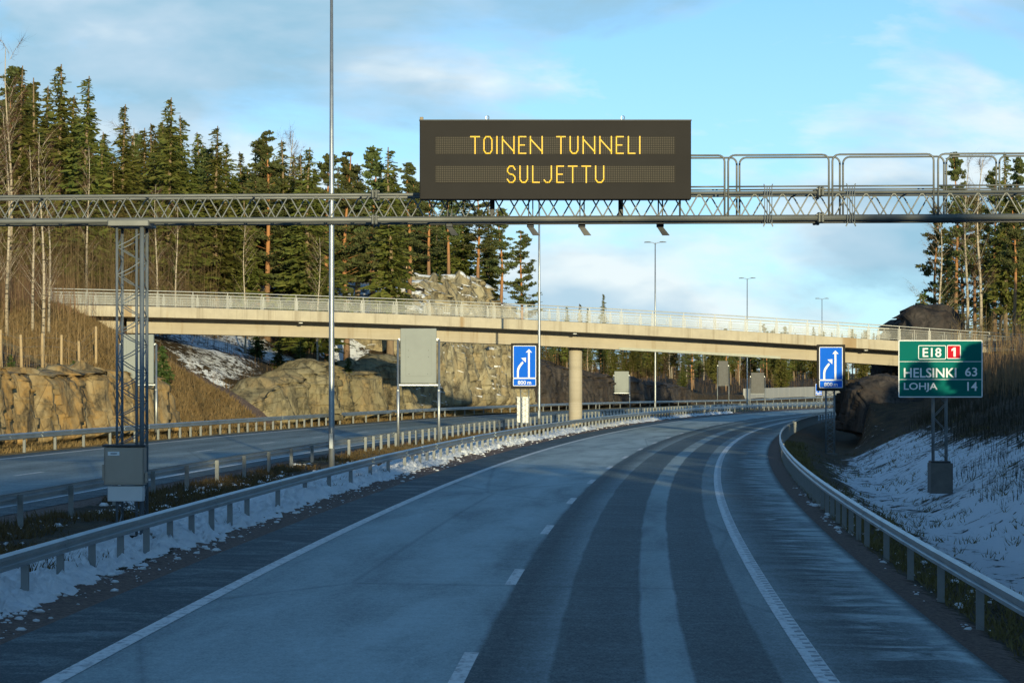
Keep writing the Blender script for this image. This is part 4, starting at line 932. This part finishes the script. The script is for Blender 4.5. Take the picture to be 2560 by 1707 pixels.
def scatter_lumps(label, n, gen, seed, r0, r1):
    rg = np.random.default_rng(seed); ph = (1 + 5 ** .5) / 2
    ico = np.array([(-1, ph, 0), (1, ph, 0), (-1, -ph, 0), (1, -ph, 0), (0, -1, ph), (0, 1, ph), (0, -1, -ph), (0, 1, -ph), (ph, 0, -1), (ph, 0, 1), (-ph, 0, -1), (-ph, 0, 1)]) / 1.9
    tri = np.array([(0, 11, 5), (0, 5, 1), (0, 1, 7), (0, 7, 10), (0, 10, 11), (1, 5, 9), (5, 11, 4), (11, 10, 2), (10, 7, 6), (7, 1, 8), (3, 9, 4), (3, 4, 2), (3, 2, 6), (3, 6, 8), (3, 8, 9), (4, 9, 5), (2, 4, 11), (6, 2, 10), (8, 6, 7), (9, 8, 1)])
    s, u, z = gen(rg, n); x, y = XY(s, u); r = r0 + (r1 - r0) * rg.random(n) ** 4.5
    V = ico[None] * (1 + .45 * (rg.random((n, 12, 1)) - .5)) * r[:, None, None] * np.array([1.3, 1.3, .65]); a = rg.random(n) * 6.28
    V = np.stack([V[..., 0] * np.cos(a)[:, None] - V[..., 1] * np.sin(a)[:, None], V[..., 0] * np.sin(a)[:, None] + V[..., 1] * np.cos(a)[:, None], V[..., 2]], -1) + np.stack([x, y, z + r * .2], -1)[:, None]
    Fq = (tri[None] + (np.arange(n) * 12)[:, None, None]).reshape(-1, 3)
    o = link('snow_lumps', arr_mesh('snow_lumps', V.reshape(-1, 3), Fq, MAT_SNOW, smooth=True)); return tag(o, label, 'snow', None, 'stuff')
def gl(rg, n):
    s = 24 + 150 * rg.random(n) ** 1.5; u = -6.25 + .42 * rg.standard_normal(n); u = np.clip(u, -7.9, -5.3); return s, u, z_med(s, u)
scatter_lumps('snow lumps thrown up along the near left guardrail', 4200, gl, 5, .010, .065)
def gl2(rg, n):
    s = 26 + 60 * rg.random(n); u = -7.4 - 2.6 * rg.random(n); k_ = fbm(s * .3, u * .5, 0, 77) > -.02; return s[k_], u[k_], z_med(s[k_], u[k_])
def scatter2(label, n, gen, seed, r0, r1):
    s, u, z = gen(np.random.default_rng(seed), n); return scatter_lumps(label, len(s), lambda rg, m: (s, u, z), seed, r0, r1)
scatter2('small snow scraps on the brown median grass', 1500, gl2, 8, .015, .09)
def gl3(rg, n):
    s = 22 + 60 * rg.random(n); u = 5.95 + 2.2 * rg.random(n) ** 1.3; k_ = fbm(s * .5, u * .7, 0, 78) > .05; return s[k_], u[k_], z_right(s[k_], u[k_])
scatter2('small snow scraps along the right verge', 900, gl3, 9, .015, .07)

# ------------------------------------------------------------------ grass
def blades(name, label, s, u, z, mat, h0, h1, w, seed, lean=.5, per=3):
    rg = np.random.default_rng(seed); n = len(s); x, y = XY(s, u); x, y, z = (np.repeat(a, per) for a in (x, y, z)); m = n * per
    x = x + .06 * rg.standard_normal(m); y = y + .06 * rg.standard_normal(m); a = rg.random(m) * 6.283; h = h0 + (h1 - h0) * rg.random(m); ln = lean * rg.standard_normal((m, 2)) * h[:, None]
    dx, dy = np.cos(a) * w, np.sin(a) * w
    V = np.stack([np.stack([x - dx, y - dy, z - .02], -1), np.stack([x + dx, y + dy, z - .02], -1), np.stack([x + ln[:, 0], y + ln[:, 1], z + h], -1)], 1).reshape(-1, 3)
    o = link(name, arr_mesh(name, V, np.arange(m * 3).reshape(-1, 3), mat, smooth=False)); return tag(o, label, 'grass', None, 'stuff')
rg = np.random.default_rng(3)
n = 16000; s = 26 + 130 * rg.random(n) ** 1.4; u = -10.3 + 4.0 * rg.random(n); k_ = fbm(s * .3, u * .6, 0, 81) > -.1
blades('median_grass', 'short withered grass on the median', s[k_], u[k_], z_med(s[k_], u[k_]), MAT_DARKGRASS, .05, .20, .018, 4)
n = 14000; s = 118 + 22 * rg.random(n); u = -22.8 - 13 * rg.random(n); k_ = (s - .5 * (-u - 22.2)) < 136.6; s, u = s[k_], u[k_]
blades('dry_grass', 'ochre dry grass on the embankment left of the rock face', s, u, z_left(s, u), MAT_DRYGRASS, .12, .38, .035, 5, .5, 2)
n = 9000; s = 74 + 150 * rg.random(n); u = -21.6 - 1.4 * rg.random(n)
blades('dry_grass', 'dry grass along the foot of the rock faces', s, u, z_left(s, u), MAT_DRYGRASS, .08, .3, .03, 6, .5, 2)
n = 20000; s = 24 + 110 * rg.random(n) ** 1.3; u = 6.3 + 8.5 * rg.random(n) ** 1.2; k_ = ((fbm(s * .5, u * .8, 0, 83) > .08) & (rg.random(n) < .25)) | (u < 7.3)
blades('verge_grass', 'dark grass tufts poking through snow on the right slope', s[k_], u[k_], z_right(s[k_], u[k_]), MAT_DARKGRASS, .05, .20, .016, 7, .7, 3)

# ------------------------------------------------------------------ trees
def quads_mesh(name, C, A, B, mat):
    "quads from centres and two half axes"
    V = np.stack([C - A - B, C + A - B, C + A + B, C - A + B], 1).reshape(-1, 3); return arr_mesh(name, V, np.arange(len(V)).reshape(-1, 4), mat, smooth=False)
def tris_mesh(name, P0, P1, w, mat, rg):
    d = P1 - P0; r = rg.standard_normal(d.shape); sd = np.cross(d, r); sd /= np.linalg.norm(sd, axis=1, keepdims=True) + 1e-9
    V = np.stack([P0 - sd * w[:, None], P0 + sd * w[:, None], P1], 1).reshape(-1, 3); return arr_mesh(name, V, np.arange(len(V)).reshape(-1, 3), mat, smooth=False)
def trunk_mesh(name, h, r, mat, seed, bend=.15, limbs=()):
    rg = np.random.default_rng(seed); n = 9; ph = rg.random(2) * 6
    pts = [Vector((bend * math.sin(i * .7 + ph[0]) * i / n, bend * math.sin(i * .6 + ph[1]) * i / n, -.4 + (h + .3) * i / n)) for i in range(n + 1)]
    b = MB().tube(pts, [r * (1.15 if i == 0 else 1) * (1 - .93 * i / n) + .012 for i in range(n + 1)], 7)
    for a, c, rr in limbs: b.tube([Vector(a), (Vector(a) + Vector(c)) / 2 + Vector((0, 0, .1)), Vector(c)], [rr, rr * .7, rr * .25], 4, cap=False)
    return b.mesh(name, mat, True)
def spruce(seed, h, rmax, bare=.10, dens=1.0, mat=None):
    rg = np.random.default_rng(seed); C, A, B = [], [], []; z = bare * h; 
    while z < h * .985:
        t = (z - bare * h) / (h * (1 - bare)); r = rmax * (1 - t) ** .82 * (.55 + .45 * min(1, t * 6)) * (.72 + .5 * rg.random()) + .03
        nb = int((5 + 5 * (1 - t)) * dens)
        for _ in range(nb):
            a = rg.random() * 6.283; L = r * (.65 + .5 * rg.random()); up = .35 * t - .12; n = max(2, int(L / .125))
            q = (np.arange(n) + .6) / n; rad = L * q; zc = z + rad * up - .22 * L * q ** 2 + .1 * L * q ** 4 + rg.standard_normal(n) * .05
            ca, sa = math.cos(a), math.sin(a); off = rg.standard_normal((n, 2)) * .085 * (.5 + L * .45)
            C.append(np.c_[rad * ca + off[:, 0], rad * sa + off[:, 1], zc - .06])
            sz = .55 + .45 * (1 - t); ln = (.14 + .13 * rg.random(n)) * sz; wd = (.036 + .036 * rg.random(n)) * sz; tl = rg.standard_normal((n, 3)) * .45
            A.append((np.c_[np.full(n, ca), np.full(n, sa), np.full(n, -.35)] + tl) * ln[:, None]); B.append((np.c_[np.full(n, -sa), np.full(n, ca), np.full(n, -.9)] + rg.standard_normal((n, 3)) * .6) * wd[:, None])
        z += .17 + .13 * (1 - t)
    C, A, B = map(np.concatenate, (C, A, B)); dead = [((0, 0, zz_), (1.0 * math.cos(a), 1.0 * math.sin(a), zz_ - .15), .018) for zz_, a in zip(rg.random(14) * h * .5 + .8, rg.random(14) * 6.28)]
    return trunk_mesh('trunk', h, .010 * h + .03, MAT_BARK_SPRUCE, seed, .1, dead), quads_mesh('crown', C, A, B, mat or MAT_SPRUCE)
def pine(seed, h, cw, start=.5):
    rg = np.random.default_rng(seed); C, A, B, limbs = [], [], [], []
    for i in range(58):
        t = rg.random() ** .85; z = h * (start + (1 - start) * t * .98); r = cw * (.10 + .9 * (1 - t) ** .75) * (.45 + .6 * rg.random()) * (.6 + .4 * min(1, t * 5 + .3)); a = rg.random() * 6.283
        tip = np.array([r * math.cos(a), r * math.sin(a), z + r * (.05 + .4 * rg.random() + .5 * t)]); limbs.append(((0, 0, z), tuple(tip), .022))
        for k_ in range(4):
            q = .30 + .70 * (k_ + rg.random()) / 4; c = np.array([0, 0, z]) * (1 - q) + tip * q + rg.standard_normal(3) * np.array([.15, .15, .10]); n = 32; d = rg.standard_normal((n, 3)); d /= np.linalg.norm(d, axis=1, keepdims=True)
            rad = .36 * rg.random(n) ** .5 * (1.15 - .6 * t); C.append(c + d * rad[:, None] * np.array([1.2, 1.2, .6])); ax = d * .8 + np.array([0, 0, .7]) + .5 * rg.standard_normal((n, 3)); A.append(ax * .075); B.append(np.cross(ax, rg.standard_normal((n, 3))) * .022)
    return trunk_mesh('trunk', h, .010 * h + .03, MAT_BARK_PINE, seed, .22, limbs), quads_mesh('crown', *map(np.concatenate, (C, A, B)), MAT_PINE)
def birch(seed, h, cw, lean=0.0, twmat=None):
    rg = np.random.default_rng(seed); P0, P1, W, limbs = [], [], [], []
    for i in range(38):
        t = .22 + .76 * rg.random(); z = h * t; a = rg.random() * 6.283; L = cw * (1.1 - .75 * t) * (.5 + .7 * rg.random()); tip = np.array([L * math.cos(a), L * math.sin(a), z + L * (1.0 + .6 * rg.random())]); limbs.append(((0, 0, z), tuple(tip), .016))
        for _ in range(34):
            q = rg.random() ** .6; p = np.array([0, 0, z]) * (1 - q) + tip * q; d = rg.standard_normal(3) * .45 + np.array([math.cos(a) * .35, math.sin(a) * .35, .25]); P0.append(p); P1.append(p + d * (.5 + .6 * rg.random())); W.append(.006 + .006 * rg.random())
    return trunk_mesh('trunk', h, .0075 * h + .02, MAT_BARK_BIRCH, seed, .35, limbs), tris_mesh('crown', np.array(P0), np.array(P1), np.array(W), twmat or MAT_TWIG, rg)
def bush(seed, r, h, mat, n=900, w=.006):
    rg = np.random.default_rng(seed); a = rg.random(n) * 6.283; q = rg.random(n) ** .5 * r; base_ = np.c_[q * np.cos(a) * .5, q * np.sin(a) * .5, rg.random(n) ** 1.5 * h * .6]
    d = np.c_[np.cos(a) * .5, np.sin(a) * .5, np.ones(n)] + .45 * rg.standard_normal((n, 3)); L = h * (.25 + .35 * rg.random(n)); tip = base_ + d * L[:, None]
    return tris_mesh('twigs', base_, tip, w * (1 + rg.random(n)), mat, rg)
PRO = {'spruce': [spruce(1, 19, 2.3, .14), spruce(2, 19, 1.9, .20), spruce(3, 19, 2.7, .08), spruce(4, 19, 1.6, .28, .85)],
       'pine': [pine(11, 18, 2.6, .34), pine(12, 18, 2.2, .44), pine(13, 18, 2.9, .26)],
       'birch': [birch(21, 17, 3.0), birch(22, 17, 2.4), birch(23, 17, 2.0)],
       'young': [spruce(31, 4, 1.3, .02, 1.3, MAT_YOUNG), spruce(32, 4, 1.0, .03, 1.3, MAT_YOUNG)]}
PH = {'spruce': 19, 'pine': 18, 'birch': 17, 'young': 4}
PLACED = []
def tree(kind, X, Y, h, region, var=None, wid=None, z=None, label=None):
    v = random.randrange(len(PRO[kind])) if var is None else var
    t = link({'spruce': 'spruce_tree', 'pine': 'pine_tree', 'birch': 'birch_tree', 'young': 'young_spruce'}[kind], None, None, (X, Y, (ground_z(X, Y) if z is None else z) - .05), random.random() * 6.28)
    k_ = h / PH[kind]; kw = (wid or 1.0) * k_ ** .7; t.scale = (kw, kw, k_)
    for nm, me in zip(('trunk', 'crown'), PRO[kind][v]): link(nm, me, t)
    PLACED.append((t, kind, region, label)); return t
# skyline trees behind the overpass: (photo column, row of the tip [2352 wide view], depth, kind)
SKY = [(-20, 190, 172, 'spruce', 2), (22, 108, 168, 'birch', 1), (48, 147, 170, 'spruce', 1), (80, 175, 176, 'spruce', 3), (136, 143, 168, 'spruce', 0), (168, 215, 178, 'spruce', 2), (199, 170, 166, 'spruce', 1), (240, 300, 180, 'spruce', 0), (284, 236, 174, 'spruce', 1), (330, 290, 182, 'spruce', 3), (350, 280, 186, 'spruce', 0), (389, 220, 168, 'spruce', 0), (418, 262, 172, 'spruce', 1), (455, 300, 180, 'spruce', 2),
       (496, 285, 172, 'spruce', 1), (520, 325, 182, 'spruce', 2), (553, 345, 188, 'spruce', 1), (590, 320, 180, 'spruce', 3), (614, 297, 176, 'pine', 2), (648, 318, 184, 'spruce', 0), (668, 298, 190, 'birch', 0), (709, 334, 174, 'spruce', 2), (690, 350, 186, 'spruce', 0), (752, 352, 178, 'pine', 0), (796, 345, 180, 'pine', 2), (822, 372, 190, 'spruce', 1), (858, 338, 186, 'pine', 1), (896, 334, 182, 'spruce', 3), (940, 372, 190, 'pine', 0),
       (985, 400, 212, 'pine', 2), (1030, 395, 218, 'pine', 1), (1065, 410, 224, 'spruce', 1), (1098, 420, 220, 'pine', 0), (1150, 478, 232, 'pine', 1), (1120, 455, 240, 'spruce', 3), (1198, 528, 236, 'pine', 2)]
SKX = np.array([a[0] for a in SKY]); SKYY = np.array([a[1] for a in SKY]); o_ = np.argsort(SKX); SKX, SKYY = SKX[o_], SKYY[o_]
for x, y, d, kd, v in SKY:
    p = ray(x * 1.0884, y * 1.0884, d); g = ground_z(p.x, d); tree(kd, p.x, d, p.z - g, 'forest', v, {'spruce': 1.55, 'pine': 1.3, 'birch': .9}[kd])
for i in range(250):                                            # trees standing deeper in the wood
    x = random.uniform(-60, 1130); d = random.uniform(172, 262); 
    if x > 800 and d < 215: d += 38
    X = (x - 1176) * d / 5674; ytop = float(np.interp(x, SKX, SKYY)) + random.uniform(25, 190); g = ground_z(X, d); h = 3 + (871 - ytop) * d / 5674 - g
    if h < 5 or inv(X, d)[1] > -30: continue
    tree(random.choices(['spruce', 'pine', 'birch'], (7, 3, .8))[0], X, d, min(h, 21), 'forest', None, 1.35)
for x, ytop, d in ((16, 250, 122), (75, 330, 126), (98, 300, 120), (112, 380, 128), (-12, 300, 118), (360, 420, 158), (404, 455, 160), (563, 500, 165), (200, 330, 158), (730, 540, 168)):
    X = (x - 1176) * d / 5674; g = ground_z(X, d); tree('birch', X, d, 3 + (871 - ytop) * d / 5674 - g, 'birches', None, .8)
for i in range(85):                                             # wood beyond the overpass, along the outside of the bend
    s_ = random.uniform(245, 520); u_ = -random.uniform(27, 62); X, Y = (float(q) for q in XY(s_, u_)); cap = 3 + (871 - 742) * Y / 5674; g = ground_z(X, Y)
    tree(random.choices(['spruce', 'pine', 'birch'], (5, 3, 1.5))[0], X, Y, max(4.5, min(random.uniform(7, 12.5), cap - g - random.uniform(0, 2.5))), 'far')
for i in range(150):                                             # solid wood closing the view under the bridge
    x = random.uniform(1230, 2110); d = random.uniform(330, 600); X = (x - 1176) * d / 5674; u_ = inv(X, d)[1]
    if u_ > -27: continue
    g = ground_z(X, d); h = 3 + (871 - random.uniform(752, 835)) * d / 5674 - g; tree(random.choices(['spruce', 'pine', 'birch'], (5, 3, 1))[0], X, d, max(h, 4), 'far', None, 1.5)
for x, ytop, d, kd in ((1386, 672, 330, 'spruce'), (1302, 700, 300, 'spruce'), (1332, 695, 320, 'spruce'), (1350, 705, 315, 'spruce')):
    X = (x - 1176) * d / 5674; g = ground_z(X, d); tree(kd, X, d, 3 + (871 - ytop) * d / 5674 - g, 'far', 1)
for x, ytop, d, kd, v in ((2150, 470, 186, 'pine', 2), (2196, 348, 190, 'pine', 0), (2175, 560, 182, 'pine', 2), (2222, 372, 184, 'birch', 1), (2240, 440, 196, 'pine', 1), (2252, 350, 180, 'birch', 2), (2285, 380, 200, 'pine', 2), (2310, 345, 186, 'spruce', 1), (2340, 360, 192, 'pine', 0), (2375, 330, 188, 'spruce', 0), (2400, 370, 180, 'pine', 1), (2158, 470, 178, 'birch', 0), (2120, 665, 180, 'young', 0), (2330, 430, 170, 'pine', 1), (2212, 430, 200, 'pine', 2), (2268, 470, 206, 'spruce', 2), (2298, 500, 196, 'pine', 2), (2185, 520, 204, 'spruce', 0), (2345, 480, 200, 'spruce', 2)):
    X = (x - 1176) * d / 5674; g = ground_z(X, d); tree(kd, X, d, 3 + (871 - ytop) * d / 5674 - g, 'right', v)
# young conifers on the rocks
for x, ytop, d, hh in ((372, 790, 133, 2.2), (690, 775, 166, 2.5), (640, 780, 165, 2.0), (800, 790, 168, 2.0), (840, 780, 170, 2.6), (870, 782, 172, 2.4), (930, 640, 196, 1.8), (760, 788, 170, 2.2), (1010, 640, 204, 1.6), (25, 815, 104, 1.2), (90, 830, 106, 1.0), (170, 820, 109, 1.2), (590, 785, 167, 2.2)):
    X = (x - 1176) * d / 5674; tree('young', X, d, hh, 'young')
# the wood on the hill right of the road, behind and beside the viewpoint: it shades the road
def wood(label, items, seed):
    rg = np.random.default_rng(seed); n = 1100; t = rg.random(n) ** 1.25; a = rg.random(n) * 6.283; r = 2.6 * (1 - t) ** .8 * np.sqrt(rg.random(n)) + .05
    C0 = np.c_[r * np.cos(a), r * np.sin(a), 1.3 + 17.5 * t - .25 * r]; A0 = np.c_[np.cos(a), np.sin(a), -.4 + 0 * a] * .42; B0_ = np.c_[-np.sin(a), np.cos(a), -.5 + 0 * a] * .24
    C, A, B = [], [], []
    for X, Y, z, h, w in items:
        q = rg.random() * 6.28; M = np.array([[math.cos(q) * w, -math.sin(q) * w, 0], [math.sin(q) * w, math.cos(q) * w, 0], [0, 0, h / 19]]).T
        C.append(C0 @ M + np.array([X, Y, z])); A.append(A0 @ M); B.append(B0_ @ M)
        C.append(np.array([[X, Y, z + h * .45]] * 2)); A.append(np.array([[.14, 0, 0], [0, .14, 0]])); B.append(np.array([[0, 0, h * .48]] * 2))
    o = link('roadside_wood', quads_mesh('roadside_wood', *map(np.concatenate, (C, A, B)), MAT_SPRUCE)); return tag(o, label, 'wood', None, 'stuff')
items = []
for i in range(190):
    Y = random.uniform(-150, 22); X = 13.5 + 34 * random.random() ** 1.6 + .00045 * max(-Y - 30, 0) ** 2; g = ground_z(X, Y)
    top = float(np.interp(Y, [-150, -75, -58, -30, -12, 25], [24, 20.5, 16.2, 15.2, 12.2, 8.0])) + random.uniform(-1.2, .5)
    h = max(top - g, 4); items.append((X, Y, g, h, 1.3 * (h / 19) ** .6))
for i in range(70):  # low trees out of view, added to shade the right verge and merge sign
    Y = random.uniform(30, 106); X = .2075 * Y + 3.5 + 14 * random.random() ** 1.5; h = random.uniform(3.4, 4.8) - .014 * max(Y - 60, 0); items.append((X, Y, ground_z(X, Y), h, .75))
for i in range(14):  # more unseen trees, added to keep sun off the upper right rock
    Y = random.uniform(134, 153); X = random.uniform(36, 47); h = random.uniform(6.5, 9); items.append((X, Y, ground_z(X, Y), h, .9))
wood('dense conifer wood on the hill right of the road beside the viewpoint', items, 77)

ORD = ['first', 'second', 'third'] + [f'{i}th' for i in range(4, 400)]
def ordw(i): n = i + 1; return ORD[i] if n < 20 or n % 10 not in (1, 2, 3) else f'{n}' + {1: 'st', 2: 'nd', 3: 'rd'}[n % 10]
NM = {'spruce': 'green spruce', 'pine': 'pine with orange trunk', 'birch': 'bare white-barked birch', 'young': 'young bushy conifer'}
WH = {'forest': 'in the wood above the overpass', 'birches': 'beside the left overpass end', 'far': 'in the far wood beyond the overpass', 'right': 'on the rock behind the green sign', 'young': 'on the left rock shelves'}
for reg in WH:
    for kd in NM:
        L = [p for p in PLACED if p[1] == kd and p[2] == reg]; L.sort(key=lambda p: p[0].location.x / p[0].location.y)
        for i, p in enumerate(L):
            tag(p[0], f'{NM[kd]} {WH[reg]}, {ordw(i)} from the left', 'tree', f'trees {WH[reg]}')

# thickets of saplings and brush
def thicket(name, label, n, gen, seed, h0, h1, mat, w=.018, tw=7):
    rg = np.random.default_rng(seed); s, u, z = gen(rg, n); n = len(s); x, y = XY(s, u); h = h0 + (h1 - h0) * rg.random(n) ** 1.3; b0 = np.c_[x, y, z - .1]; tip = b0 + np.c_[.07 * h * rg.standard_normal(n), .07 * h * rg.standard_normal(n), h]
    P0, P1, W = [b0], [tip], [np.full(n, w) * (.7 + .8 * rg.random(n))]
    for k_ in range(tw):
        q = (.25 + .7 * rg.random(n))[:, None]; p = b0 * (1 - q) + tip * q; d = np.c_[rg.standard_normal((n, 2)) * .35, .35 + .5 * rg.random(n)] * (h * .22)[:, None]; P0.append(p); P1.append(p + d); W.append(np.full(n, w * .4))
    o = link(name, tris_mesh(name, np.concatenate(P0), np.concatenate(P1), np.concatenate(W), mat, rg)); return tag(o, label, 'thicket', None, 'stuff')
def tg(s0, s1, u0, u1, thr=-9):
    def g(rg, n):
        s = s0 + (s1 - s0) * rg.random(n); u = u0 + (u1 - u0) * rg.random(n); k_ = fbm(s * .2, u * .2, 0, 91) > thr; return s[k_], u[k_], z_left(s[k_], u[k_])
    return g
thicket('sapling_thicket', 'reddish bare birch saplings at the edge of the wood behind the overpass', 7500, tg(146, 205, -52, -33), 1, 2.0, 8.5, MAT_TWIG, .013, 10)
thicket('sapling_thicket', 'pale bare saplings on the bank before the overpass', 900, tg(98, 134, -44, -26), 2, .8, 3.2, MAT_TWIG_PALE, .014)
thicket('brush', 'tangled brush hiding the left end of the overpass', 1500, tg(122, 141, -46, -33.5), 22, .8, 2.6, MAT_TWIG_PALE, .011, 9)
thicket('brush', 'low brown brush on top of the left rock face', 2600, tg(80, 122, -40, -24.5, -.1), 3, .3, 1.1, MAT_TWIG, .010)
thicket('brush', 'low brown brush on the rock shelf under the overpass', 2400, tg(138, 186, -40, -25.5, -.15), 4, .3, 1.3, MAT_TWIG, .012)
thicket('brush', 'bare brush on the rock knoll', 900, tg(186, 230, -46, -27, -.1), 5, .4, 1.8, MAT_TWIG, .012)
thicket('sapling_thicket', 'bare saplings in front of the far wood beyond the overpass', 1500, tg(240, 460, -46, -25.5), 6, 1.0, 4, MAT_TWIG, .02)
def tr_(s0, s1, u0, u1, thr=-9):
    def g(rg, n):
        s = s0 + (s1 - s0) * rg.random(n); u = u0 + (u1 - u0) * rg.random(n); k_ = fbm(s * .25, u * .3, 0, 93) > thr; return s[k_], u[k_], z_right(s[k_], u[k_])
    return g
thicket('brush', 'orange brown bare brush on top of the right slope', 3000, tr_(88, 150, 16.5, 27), 7, .8, 2.6, MAT_TWIG_PALE, .012, 9)
thicket('brush', 'sunlit brown scrub among the trees right of the overpass end', 1800, tr_(150, 200, 16, 32), 28, .8, 2.8, MAT_TWIG_PALE, .014, 9)
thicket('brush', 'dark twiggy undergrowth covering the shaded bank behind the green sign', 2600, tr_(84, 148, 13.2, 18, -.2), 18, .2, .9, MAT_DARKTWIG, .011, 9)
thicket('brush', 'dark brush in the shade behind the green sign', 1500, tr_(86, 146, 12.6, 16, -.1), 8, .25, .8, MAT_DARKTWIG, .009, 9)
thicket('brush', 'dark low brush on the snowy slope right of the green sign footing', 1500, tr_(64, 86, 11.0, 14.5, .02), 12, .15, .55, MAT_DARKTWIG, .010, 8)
